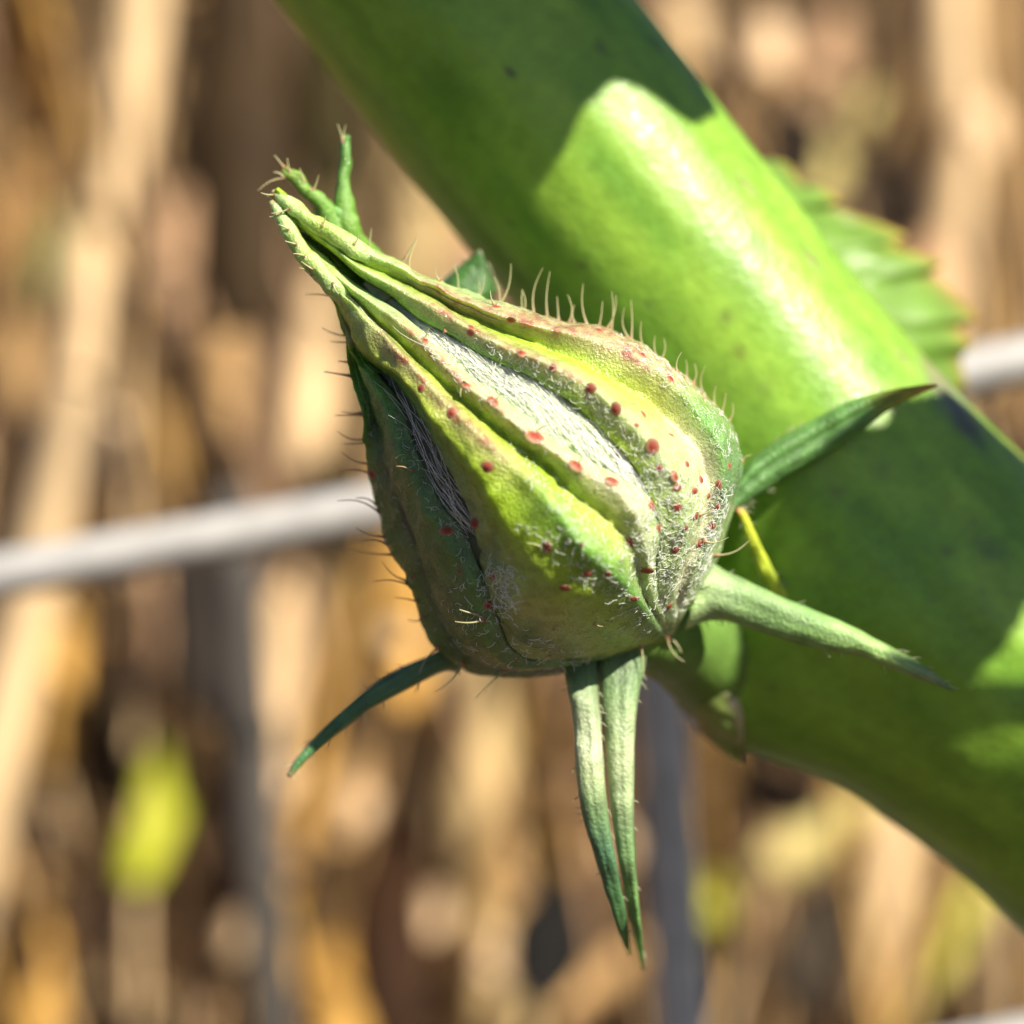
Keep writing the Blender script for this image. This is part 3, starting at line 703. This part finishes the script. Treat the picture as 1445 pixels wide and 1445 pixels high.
bract([(1036, 712), (1052, 722), (1070, 760), (1090, 800), (1120, 850)], [(1034, 718), (1044, 730), (1055, 765), (1070, 805), (1095, 850)],
      [.35, .35, .4, .5, .6], 0, .04, [(0, (.6, .22, .1)), (.15, (.6, .25, .08)), (.3, (.66, .72, .06)), (1, (.50, .66, .06))], seed=85, groove=.1)
bract([(676, 352), (655, 370), (632, 388), (620, 400)], [(680, 354), (692, 385), (700, 410), (690, 430)],
      [.55, .6, .62, .6], 0, .04, [(0, (.3, .3, .2)), (.1, DG), (1, DG)], seed=86, groove=.1)
# short hairs on the bract edges
bh = np.array(BH); v, f = many_tubes(bh, np.tile(np.linspace(1.0, .35, 6) / K, (len(bh), 1)), 4)
o = bud_child('bract_hairs', v, f, M['bristle'], cols=np.tile((.55, .56, .36), (len(v), 1))); o['kind'] = 'stuff'
# flower stalk between bud and stem
pp = cr(np.array([P(875, 875, .30), P(925, 890, .5), P(985, 910, .85), P(1060, 930, 1.2), P(1150, 930, 1.6)]), 24)
v, f = tube(pp, np.interp(np.linspace(0, 1, 24), [0, .4, .7, 1], [.20, .24, .40, .50]), 24)
v = v + (vnoise(v, 9, 90) * 0.012)[:, None]
adopt(make_mesh('flower_stalk', v, f, M['stem'], cols=np.tile((0.13, 0.24, 0.045), (len(v), 1)) * (1 + .25 * vnoise(v, 7, 95)[:, None])), plant)
# pale dry scar rims on the swelling of the node
bpy.context.view_layer.update()
svv = np.empty(len(stem.data.vertices) * 3, np.float32); stem.data.vertices.foreach_get('co', svv)
SBV = BVHTree.FromPolygons(svv.reshape(-1, 3).tolist(), [list(p.vertices) for p in stem.data.polygons])
def stem_hit(px, py):
    o_ = mathutils.Vector((0, -D, 0)); d_ = (mathutils.Vector(P(px, py, 0)) - o_).normalized(); r_ = SBV.ray_cast(o_, d_)
    if r_[0] is None:
        r_ = SBV.find_nearest(mathutils.Vector(P(px, py, 1.2)))
    return np.array(r_[0])
def scar_rim(pts, w0, w1, col_, seed):
    p = cr(np.array([stem_hit(*q) for q in pts]), 40)
    r = np.interp(np.linspace(0, 1, 40), [0, .15, .6, 1], [w0, w1, w1, w0]) / K * (1 + .35 * vnoise(p, 9, seed))
    v, f = tube(p, r, 10); v = v + (vnoise(v, 16, seed) * .012)[:, None]
    adopt(make_mesh('scar_rim', v, f, M['leaf'], cols=np.array(col_) * (1 + .3 * vnoise(v, 12, seed + 1)[:, None])), plant)
ne = 34; me_ = 10
la = cr([(985, 955), (962, 956), (952, 975), (958, 1000), (983, 1012), (998, 1040), (1022, 1064), (1047, 1078)], ne)
lb = cr([(990, 957), (1010, 966), (1030, 978), (1040, 998), (1044, 1020), (1046, 1045), (1048, 1079)], ne)
V = []; Cc = []
for j in range(me_):
    k = j / (me_ - 1); q_ = la * (1 - k) + lb * k
    yy = np.array([stem_hit(*p_)[1] for p_ in q_]) - .03 - .10 * math.sin(math.pi * k) - .03 * vnoise(np.stack([np.arange(ne) * .35, np.full(ne, k * 3), np.zeros(ne)], -1), 1, 93)
    V.append(np.array([P(x_, z_, y_) for (x_, z_), y_ in zip(q_, yy)]))
    e_ = math.exp(-min(k, 1 - k) * 16); Cc.append(np.tile(np.array((.66, .58, .32)) * e_ + np.array((.32, .42, .10)) * (1 - e_), (ne, 1)))
F_ = np.array(V); B_ = F_ + np.array((0, .12, 0)); N_ = ne * me_; fq = grid_faces(me_, ne)
i_ = np.arange(ne - 1); s0_ = np.stack([i_, i_ + N_, i_ + 1 + N_, i_ + 1], -1); j_ = i_ + (me_ - 1) * ne; s1_ = np.stack([j_, j_ + 1, j_ + 1 + N_, j_ + N_], -1)
adopt(make_mesh('scale_leaf', np.concatenate([F_.reshape(-1, 3), B_.reshape(-1, 3)]), np.concatenate([fq, fq[:, ::-1] + N_, s0_, s1_]), M['leaf'], cols=np.concatenate([np.concatenate(Cc)] * 2), fix=True), plant)
scar_rim([(1006, 972), (1024, 980), (1036, 1000), (1043, 1030), (1046, 1072)], 6, 11, (.66, .58, .34), 91)
scar_rim([(990, 962), (968, 960), (958, 975), (962, 998), (985, 1012), (1000, 1035), (1025, 1062), (1046, 1076)], 5, 10, (.64, .56, .34), 92)

# ------------------------------------------------------------------ leaves of the plant, and blades added for shade
def leaf_from_outline(outer, inner, y, cols_edge, body, seed, fold=0.04, name='leaf'):
    """toothed blade between an outer (toothed) line and an inner line"""
    n = len(outer) * 4; t = np.linspace(0, 1, n)
    o_ = np.asarray(outer, float); a = np.stack([np.interp(t, np.linspace(0, 1, len(o_)), o_[:, k]) for k in (0, 1)], -1)
    b = cr(inner, n); m = 12; V = []; Cc = []
    for j in range(m):
        k = (j / (m - 1)) ** 1.4; q = a * (1 - k) + b * k
        dy = fold * np.sin(t * 21 + seed) * (0.3 + k) * (1 - k) * 2 - 0.45 * k + 0.045 * vnoise(np.stack([t * 9, np.full(n, k * 3.0), np.zeros(n)], -1), 1.0, 66) + 0.014 * vnoise(np.stack([t * 24, np.full(n, k * 7.0), np.zeros(n)], -1), 1.0, 67)
        V.append(np.array([P(x, z, y + d_) for (x, z), d_ in zip(q, dy)]))
        e = math.exp(-k * 14); cvar = 1 + 0.25 * np.sin(t * 21 + seed + 1.2)[:, None]
        Cc.append(np.array(cols_edge) * e + np.array(body) * (1 - e) * np.ones((n, 1)))
    F_ = np.array(V); B_ = F_ + np.array((0, .025, 0)); v = np.concatenate([F_.reshape(-1, 3), B_.reshape(-1, 3)]); N_ = m * n
    f = grid_faces(m, n); i = np.arange(n - 1); s0 = np.stack([i, i + N_, i + 1 + N_, i + 1], -1); j = i + (m - 1) * n; s1 = np.stack([j, j + 1, j + 1 + N_, j + N_], -1)
    return adopt(make_mesh(name, v, np.concatenate([f, f[:, ::-1] + N_, s0, s1]), M['leaf'], cols=np.concatenate([np.concatenate(Cc)] * 2), fix=True), plant)
lf = leaf_from_outline([(1085, 225), (1110, 228), (1135, 262), (1165, 262), (1188, 285), (1172, 292), (1215, 305), (1250, 318), (1282, 332), (1262, 345), (1300, 358), (1335, 372), (1315, 385), (1345, 412), (1382, 448), (1352, 462), (1375, 488), (1355, 505), (1365, 545), (1345, 560)],
                   [(1040, 230), (1090, 300), (1150, 380), (1210, 460), (1280, 560)], 2.45, (.55, .32, .08), (.20, .36, .06), 0.5)
lf['label'] = 'toothed green leaf with orange edge behind the stem'

def shade_leaf(shadow, dist, ysurf, petiole, seed):
    """a blade outside the picture between sun and scene, shaped by the shadow it casts"""
    pts = np.array([P(a, b, ysurf) for a, b in shadow]); cen_ = pts.mean(0)
    n = 90; loop = cr(np.vstack([pts, pts[:1]]), n + 1)[:-1]
    rough_ = 1 + 0.018 * np.sin(np.arange(n) * 2.1) 
    loop = cen_ + (loop - cen_) * rough_[:, None]
    rings = []; m = 10; Cc = []
    for j in range(m):
        k = 1 - j / (m - 1) * 0.9995
        q = cen_ + (loop - cen_) * k
        d = dist + 0.35 * (q[:, 0] - cen_[0]) - 0.25 * (q[:, 2] - cen_[2]) + 0.10 * np.sin(q[:, 0] * 3 + seed)
        rings.append(q + np.multiply.outer(d, SUN)); Cc.append(np.tile(np.array((.12, .26, .04)), (n, 1)))
    R_ = np.array(rings); bk = R_ - SUN * 0.03
    v = np.concatenate([R_.reshape(-1, 3), bk.reshape(-1, 3)]); N_ = m * n
    f = grid_faces(m, n, True); i = np.arange(n); s0 = np.stack([i, (i + 1) % n, (i + 1) % n + N_, i + N_], -1)
    c = np.concatenate([np.concatenate(Cc)] * 2)
    o = adopt(make_mesh('leaf', v, np.concatenate([f, f[:, ::-1] + N_, s0]), M['leaf'], cols=c, fix=True), plant)
    i0 = petiole[0]; pth = cr(np.vstack([R_[0][i0], R_[0][i0] * .6 + np.array(petiole[1][0]) * .4 + np.array((.6, 0, .4)), petiole[1]]), 30)
    v, f = tube(pth, np.linspace(.07, .14, 30), 10)
    adopt(make_mesh('petiole', v, f, M['bract'], cols=np.tile((.16, .3, .06), (len(v), 1))), plant)
    return o
shade_leaf([(600, 400), (735, 300), (782, 214), (808, 186), (845, 148), (900, 138), (985, 152), (1045, 105), (1110, 10), (1090, -150), (900, -330), (600, -350), (410, -150), (420, 150)], 7.5, .72,
           (60, [(.2, .4, 5.4), (-1.2, 1.3, 4.4)]), 1)
shade_leaf([(1335, 530), (1290, 560), (1228, 590), (1205, 645), (1130, 690), (1035, 780), (1030, 880), (1020, 930), (1020, 985), (1045, 1030), (1080, 1060), (1120, 1085), (1200, 1085), (1285, 1050), (1336, 985), (1385, 918), (1475, 885), (1640, 800), (1600, 560), (1440, 465)], 9.0, .72,
           (55, [(6.4, .6, -3.0), (5.9, 1.4, -4.2)]), 2)

shade_leaf([(1170, 1060), (1310, 1070), (1400, 1075), (1520, 1095), (1640, 980), (1720, 1150), (1560, 1400), (1300, 1290), (1110, 1090)], 9.5, .50,
           (45, [(6.6, .8, -6.0), (6.3, 1.4, -7.5)]), 3)  # added unseen blade that darkens the lower stem

FS = FY + .2
shade_leaf([(895, 860), (985, 880), (1005, 1100), (1015, 1300), (1040, 1650), (920, 1650), (895, 1300), (885, 1050)], 11.0, FS, (50, [(6.6, .9, -4.6), (6.1, 1.4, -6.2)]), 6)  # unseen strap blade, added only to shade the upright wire

# ------------------------------------------------------------------ dry stalks and leaves behind the fence
PT = (0.72, 0.51, 0.29); TAN = (0.56, 0.35, 0.16); GOLD = (0.66, 0.38, 0.10); PINK = (0.50, 0.31, 0.18); BROWN = (0.12, 0.07, 0.035); YEL = (0.50, 0.48, 0.06); YTAN = (0.55, 0.46, 0.18); DKB = (0.03, 0.019, 0.012); GRN = (0.14, 0.24, 0.05)
GRP = 'dry stalks standing behind the wire fence'
def stalk(pts, y, wpx, colr, label, down=True, name='dry_stalk', nodes=True):
    """a standing stalk; pts from the top down in picture pixels; carried on down to the ground"""
    p = [P(a, b, y) for a, b in pts]
    if down:
        d = p[-1] - p[-2]; d = d / max(1e-6, -d[2]) if d[2] < 0 else np.array((0, 0, -1.0))
        d = np.array((np.clip(d[0], -.35, .35), 0, -1.0))
        gz = float(ground_z(np.array([p[-1][0]]), np.array([y]))[0]) - 0.5
        q = p[-1] + d * max(0.5, (p[-1][2] - gz)); p.append(q)
    path = cr(np.array(p), 40); r = W(wpx, y) / 2
    rr = r * np.interp(np.linspace(0, 1, 40), [0, .06, 1], [.55, 1, 1.1])
    root = empty(name, tuple(path[-1]))
    tag(root, label, 'dry stalk', GRP)
    v, f = tube(path, rr, 12)
    v = v + (vnoise(v, 1.2, int(abs(pts[0][0])) + 3) * r * 0.18)[:, None] * np.array((1, 1, 0))
    t = np.repeat(np.linspace(0, 1, 40), 12)[:, None]
    cvar = 1 + 0.25 * vnoise(v * np.array((1, 1, .4)), 1.1, 17)[:, None]
    adopt(make_mesh('culm', v, f, M['straw'], cols=np.array(colr) * cvar), root)
    # a swollen node ring
    if nodes:
        k = 14 + int(abs(pts[0][0])) % 9
        ring = path[k - 1:k + 2]; v, f = tube(cr(ring, 5), r * np.array((1.0, 1.18, 1.25, 1.18, 1.0)), 12)
        adopt(make_mesh('node', v, f, M['straw'], cols=np.tile(np.array(colr) * .7, (len(v), 1))), root)
    return root
def blade(pts, y, wpx, colr, label, name='dry_leaf', cat='dry leaf', lean=None):
    if lean is None: lean = -2.2 if pts[-1][1] > pts[0][1] else 2.0
    """a curled strip of leaf; ends taper; lies among the stalks"""
    p = np.array([P(a, b, y + lean * i / max(1, len(pts) - 1)) for i, (a, b) in enumerate(pts)])
    n = 26; path = cr(p, n); t, nn, bb = frames(path); w = W(wpx * .72, y) / 2 * (1 + .35 * vnoise(path, .9, int(pts[0][0]) + 5)) * np.sin(np.linspace(0.25, math.pi - .25, n)) ** .6
    m = 7; V = []
    for side in (0, 1):
        for j in range(m):
            k = j / (m - 1) * 2 - 1
            V.append(path + bb * (k * w)[:, None] + nn * ((1 - k * k) * w * .45 - side * .05)[:, None])
    V = np.array(V); ring = np.concatenate([V[:m], V[m:][::-1]]).transpose(1, 0, 2); nr = 2 * m
    v = ring.reshape(-1, 3)
    f = [list(x) for x in grid_faces(n, nr, True)] + [list(range(nr)), list(range((n - 1) * nr, n * nr))[::-1]]
    cvar = 1 + 0.25 * vnoise(v, 1.3, 19)[:, None]
    o = make_mesh(name, v, f, M['dryleaf'], cols=np.array(colr) * cvar, fix=True)
    tag(o, label, cat, 'leaves caught among the dry stalks'); return o

stalk([(215, -160), (195, 40), (175, 200), (140, 330), (95, 520)], 22, 62, PT, 'broad pale straw stalk slanting down the upper left corner of the picture')
stalk([(140, 380), (120, 520), (75, 720)], 17, 70, PT, 'pale straw stalk crossing behind the wire at the far left')
stalk([(560, -60), (575, 160), (590, 330), (610, 520)], 24, 90, (0.62, 0.45, 0.22), 'golden stalk seen between the bud tip and the green stem')
stalk([(1335, -120), (1340, 60), (1350, 220), (1330, 420)], 22, 66, PT, 'broad pale stalk at the upper right of the picture')
stalk([(1400, -60), (1405, 100), (1420, 300)], 25, 40, TAN, 'thin tan stalk right of the broad pale upper right stalk')
stalk([(60, 60), (45, 200), (30, 420)], 28, 60, (.28, .15, .05), 'orange brown stalk in the top left corner')
stalk([(345, -200), (350, 120), (345, 380), (350, 900)], 33, 110, (.12, .075, .045), 'wide dark brown stalk added as shade between the broad pale stalk and the bud')  # this and the next are dark stalks standing in for shaded gaps
stalk([(440, -200), (460, 120), (470, 380), (480, 900)], 36, 90, (.14, .10, .045), 'dark olive brown stalk added as shade right of the wide dark brown one')
stalk([(320, 690), (345, 900), (375, 1300)], 13, 62, (.070, .062, .056), 'grey weathered stalk standing in the lower left, under the wire')
stalk([(590, 900), (560, 1120), (545, 1240)], 29, 45, BROWN, 'dull brown stub left of the hanging bracts')
stalk([(1010, 1130), (1040, 1200), (1050, 1260)], 27, 46, BROWN, 'brown stub between the hanging bracts and the green stem')
GAP_SHADE = (0.050, 0.030, 0.014)  # the dark blades below put the shade between the stalks into colour
blade([(335, -140), (335, 160), (345, 470)], 17, 190, GAP_SHADE, 'wide dark brown blade added as shade between the broad pale stalk and the bud tip')
blade([(450, -120), (455, 80), (470, 270)], 18, 110, (0.042, 0.032, 0.011), 'dark olive blade added as shade just under the upper end of the green stem')
blade([(265, 740), (285, 880), (310, 1020)], 18, 150, (0.038, 0.030, 0.025), 'dark grey brown blade added as shade beside the grey weathered stalk')
blade([(560, 1180), (545, 1300), (560, 1480)], 18, 130, (0.038, 0.017, 0.008), 'dark reddish brown blade added as shade at the bottom left of the hanging bracts')
blade([(800, 1240), (775, 1330), (750, 1420)], 18, 150, (0.013, 0.012, 0.011), 'nearly black blade added as shade under the hanging bracts')
blade([(1040, 1060), (1090, 1120), (1150, 1150)], 18, 80, (0.019, 0.013, 0.010), 'dark blade added as shade right under the node of the green stem')
blade([(1110, 150), (1130, 200), (1120, 260)], 19, 110, (0.027, 0.019, 0.013), 'dark blade added as shade in the gap above the toothed leaf')
blade([(1230, 230), (1262, 280), (1300, 330)], 19, 100, (0.028, 0.019, 0.013), 'dark blade added as shade just above the toothed leaf')
blade([(1215, 1250), (1160, 1330), (1120, 1430)], 22, 170, (0.049, 0.036, 0.025), 'broad grey brown blade added as shade between the two slanting yellow leaves')
blade([(20, -60), (40, 60), (60, 200)], 19, 150, (0.084, 0.040, 0.011), 'orange brown blade added as shade filling the top left corner')
blade([(130, 960), (155, 1060), (170, 1160)], 20, 110, (0.042, 0.028, 0.013), 'dark blade added as shade left of the bright yellow green leaf')
blade([(470, 640), (480, 720), (500, 800)], 19, 90, (0.046, 0.030, 0.013), 'dark blade added as shade behind the wire beside the bud')
blade([(1400, 560), (1425, 620), (1450, 700)], 19, 90, (0.038, 0.021, 0.013), 'dark brown blade added as shade under the wire at the right edge')
blade([(262, 270), (255, 360), (245, 440)], 22, 75, PINK, 'pinkish leaf shred just right of the broad pale straw stalk')
blade([(315, 440), (318, 520), (330, 620)], 22, 70, TAN, 'tan leaf shred left of the bud tip')
blade([(450, 390), (440, 520), (425, 660)], 20, 95, PT, 'bright tan leaf shred standing directly left of the bud')
blade([(405, 800), (395, 920), (385, 1075)], 21, 75, PT, 'pale leaf shred below the wire, above the left bract')
blade([(95, 840), (85, 960), (80, 1090)], 21, 70, GOLD, 'golden leaf shred below the wire near the left picture edge')
blade([(210, 800), (200, 880), (195, 970)], 23, 80, PINK, 'pinkish leaf shred under the wire, left of the grey weathered stalk')
blade([(680, 300), (665, 360), (660, 430)], 20, 90, PINK, 'pinkish brown leaf shred showing under the green stem above the bud')
blade([(575, 730), (575, 860), (570, 1000)], 21, 85, GOLD, 'golden leaf shred directly behind the lower left of the bud')
blade([(500, 1010), (490, 1110), (480, 1190)], 24, 75, TAN, 'tan leaf shred right of the tip of the left bract')
blade([(440, 1060), (430, 1130), (425, 1190)], 25, 70, PINK, 'dull pink leaf shred under the tip of the left bract')
blade([(705, 1180), (712, 1235), (715, 1300)], 21, 75, TAN, 'tan leaf shred left of the hanging bracts')
blade([(660, 1330), (692, 1350), (725, 1365)], 23, 65, PINK, 'small pinkish leaf shred low down, nearest left of the bract points')
blade([(530, 1290), (500, 1380), (480, 1500)], 21, 120, GOLD, 'thick golden leaf shred at the bottom left of centre')
blade([(370, 1310), (385, 1390), (395, 1500)], 20, 75, PT, 'pale leaf shred at the bottom, left of the thick golden one')
blade([(65, 1310), (55, 1390), (50, 1490)], 20, 85, GOLD, 'golden leaf shred in the bottom left corner')
blade([(270, 1250), (245, 1330), (220, 1420)], 24, 75, TAN, 'tan leaf shred below the yellow green leaf')
blade([(380, 1190), (400, 1212), (425, 1230)], 18, 60, PINK, 'small round pink leaf shred in front of the grey weathered stalk')
blade([(1060, 30), (1085, 70), (1105, 120)], 22, 85, TAN, 'round tan leaf shred above the bend of the green stem')
blade([(1325, 320), (1310, 410), (1300, 500)], 22, 110, PINK, 'dull pinkish leaf shred right of the toothed leaf')
blade([(945, -20), (965, 30), (985, 90)], 24, 80, PT, 'pale leaf shred behind the upper edge of the green stem')
blade([(1190, 10), (1165, 90), (1140, 170)], 25, 60, PINK, 'pink leaf shred in the gap right of the green stem')
blade([(20, 450), (25, 540), (20, 640)], 22, 60, TAN, 'tan leaf shred at the left picture edge above the wire')
blade([(20, 1130), (45, 1200), (50, 1280)], 24, 60, TAN, 'tan leaf shred at the left picture edge below the wire')
blade([(780, 1080), (740, 1120), (715, 1170)], 25, 60, BROWN, 'brown leaf shred just left of the hanging bracts')
blade([(1100, 1140), (1080, 1180), (1070, 1230)], 26, 60, PINK, 'pinkish leaf shred under the bend of the green stem')
GLINT = (.80, .58, .36)  # bright pigment standing in for sun glints that blur into discs
for (fx, fy, fr, fd) in [(402, 1212, 34, 'over the grey weathered stalk'), (690, 1350, 34, 'low down left of the bract points'), (712, 1232, 32, 'left of the middle of the hanging bracts'), (505, 1140, 30, 'right of the tip of the left bract'),
                         (870, 1195, 30, 'close beside the hanging bracts'), (1085, 62, 36, 'above the bend of the green stem'), (258, 380, 34, 'right of the broad pale straw stalk'), (60, 1190, 30, 'near the left edge below the wire'),
                         (385, 1100, 34, 'just below the tip of the left bract'), (560, 880, 34, 'under the lower left of the bud'), (150, 620, 36, 'above the wire at the left'), (1390, 180, 34, 'at the upper right edge'),
                         (1060, 1290, 30, 'under the green stem beside the round yellow leaf'), (610, 1290, 30, 'at the bottom left of the hanging bracts'), (130, 1300, 34, 'in the lower left corner area'), (330, 1320, 30, 'at the bottom under the grey weathered stalk')]:
    blade([(fx - 4, fy + fr), (fx, fy), (fx + 4, fy - fr)], 19 + (fx % 5), fr * 2.2, GLINT, 'small bright flake added as a glint ' + fd, name='glint_flake', cat='straw flake')
blade([(1062, 1235), (1120, 1200), (1175, 1165), (1240, 1120)], 20, 90, YTAN, 'pale yellow leaf lying slantwise under the green stem')
blade([(1215, 1500), (1280, 1400), (1345, 1310), (1410, 1235)], 21, 95, YTAN, 'long straw yellow leaf slanting up in the bottom right corner')
blade([(1330, 1380), (1350, 1320), (1375, 1250)], 20, 50, YEL, 'bright yellow leaf strip on the long leaf at the bottom right')
blade([(985, 1340), (1005, 1290), (1010, 1245)], 22, 80, YEL, 'round yellow leaf beside the upright wire')
blade([(1250, 1330), (1268, 1280), (1285, 1220)], 25, 60, GRN, 'small green leaf between the two slanting yellow leaves')
blade([(190, 1250), (215, 1160), (240, 1045)], 18, 100, (.42, .44, .04), 'bright yellow green leaf in the lower left')
blade([(0, 1030), (8, 990), (10, 950)], 22, 45, GRN, 'green leaf cut by the left edge of the picture')
blade([(1145, 285), (1185, 215), (1235, 130)], 22, 60, YTAN, 'dull yellow leaf slanting up right of the green stem')
blade([(20, 440), (60, 380), (80, 300)], 24, 70, (.3, .3, .12), 'olive leaf low at the left beside the broad pale stalk')
blade([(1000, 1420), (960, 1380), (930, 1330)], 26, 60, TAN, 'curled tan leaf at the bottom behind the upright wire')
blade([(780, 1430), (850, 1380), (920, 1330)], 21, 80, TAN, 'tan leaf lying slantwise under the bract points')

# everything finer: a mass of dead grass nobody could count
N = 2000
X0 = rng.uniform(-24, 24, N); Y0 = rng.uniform(27, 56, N) ; 
Zb = ground_z(X0, Y0); Hh = rng.uniform(3, 11, N) * np.where(Y0 > 30, .6, 1.2)
lean = rng.normal(0, .28, (N, 2)); kk = np.linspace(0, 1, 6)
paths = np.stack([X0[:, None] + lean[:, :1] * Hh[:, None] * kk ** 1.6, Y0[:, None] + lean[:, 1:] * Hh[:, None] * kk ** 1.6, Zb[:, None] - .2 + Hh[:, None] * kk], -1)
rad_ = rng.uniform(.06, .22, N)[:, None] * (1 - .65 * kk)[None]
gv_, gf_ = many_tubes(paths, rad_, 4)
pal = np.array([BROWN, DKB, (.30, .20, .11), TAN, (.06, .037, .022), PINK, GOLD]); idx = rng.choice(7, N, p=[.25, .36, .10, .06, .18, .03, .02])
gcol = np.repeat(pal[idx], 24, 0)
o = make_mesh('dry_grass', gv_, gf_, M['straw'], cols=gcol); tag(o, kind='stuff')
# thin paler straws standing among the stalks
N = 170
X0 = rng.uniform(-15, 15, N); Y0 = rng.uniform(17, 34, N); Zb = ground_z(X0, Y0); Hh = rng.uniform(7, 21, N)
lean = rng.normal(0, .16, (N, 2)); kk = np.linspace(0, 1, 8)
paths = np.stack([X0[:, None] + lean[:, :1] * Hh[:, None] * kk ** 1.4, Y0[:, None] + lean[:, 1:] * Hh[:, None] * kk ** 1.4, Zb[:, None] - .2 + Hh[:, None] * kk], -1)
gv_, gf_ = many_tubes(paths, rng.uniform(.05, .17, N)[:, None] * (1 - .5 * kk)[None], 6)
pal = np.array([PT, TAN, PINK, GOLD, BROWN, DKB]); idx = rng.choice(6, N, p=[.14, .18, .10, .14, .22, .22])
o = make_mesh('dry_grass', gv_, gf_, M['straw'], cols=np.repeat(pal[idx], 48, 0)); tag(o, kind='stuff')
# leaf litter lying on the bank
N = 2600
X0 = rng.uniform(-26, 26, N); Y0 = rng.uniform(28, 60, N); Z0 = ground_z(X0, Y0)
c0 = np.stack([X0, Y0, Z0], -1)
up = rng.normal(0, 1, (N, 3)) * .55 + np.array((0, -.75, .6)); up /= np.linalg.norm(up, axis=1)[:, None]
e1 = np.cross(up, rng.normal(0, 1, (N, 3))); e1 /= np.linalg.norm(e1, axis=1)[:, None]; e2 = np.cross(up, e1)
Ls = rng.uniform(.35, 1.3, N); Ws = Ls * rng.uniform(.25, .55, N)
ts = np.linspace(-1, 1, 6); pts = []
for t in ts:
    for sgn in (-1, 0, 1):
        w_ = np.sqrt(max(0.02, 1 - t * t)) * Ws
        pts.append(c0 + e1 * (t * Ls)[:, None] + e2 * (sgn * w_)[:, None] + up * (.25 + .25 * Ls * (1 - t * t) * (.4 if sgn == 0 else 1.0))[:, None])
pts = np.array(pts).transpose(1, 0, 2)
f0 = grid_faces(6, 3); ff = (f0[None] + (np.arange(N) * 18)[:, None, None]).reshape(-1, 4)
pal = np.array([PT, TAN, PINK, BROWN, (.30, .20, .12), DKB, GOLD, (.25, .27, .07)]); idx = rng.choice(8, N, p=[.09, .12, .14, .2, .16, .21, .05, .03])
o = make_mesh('leaf_litter', pts.reshape(-1, 3), ff, M['dryleaf'], cols=np.repeat(pal[idx], 18, 0)); tag(o, kind='stuff')
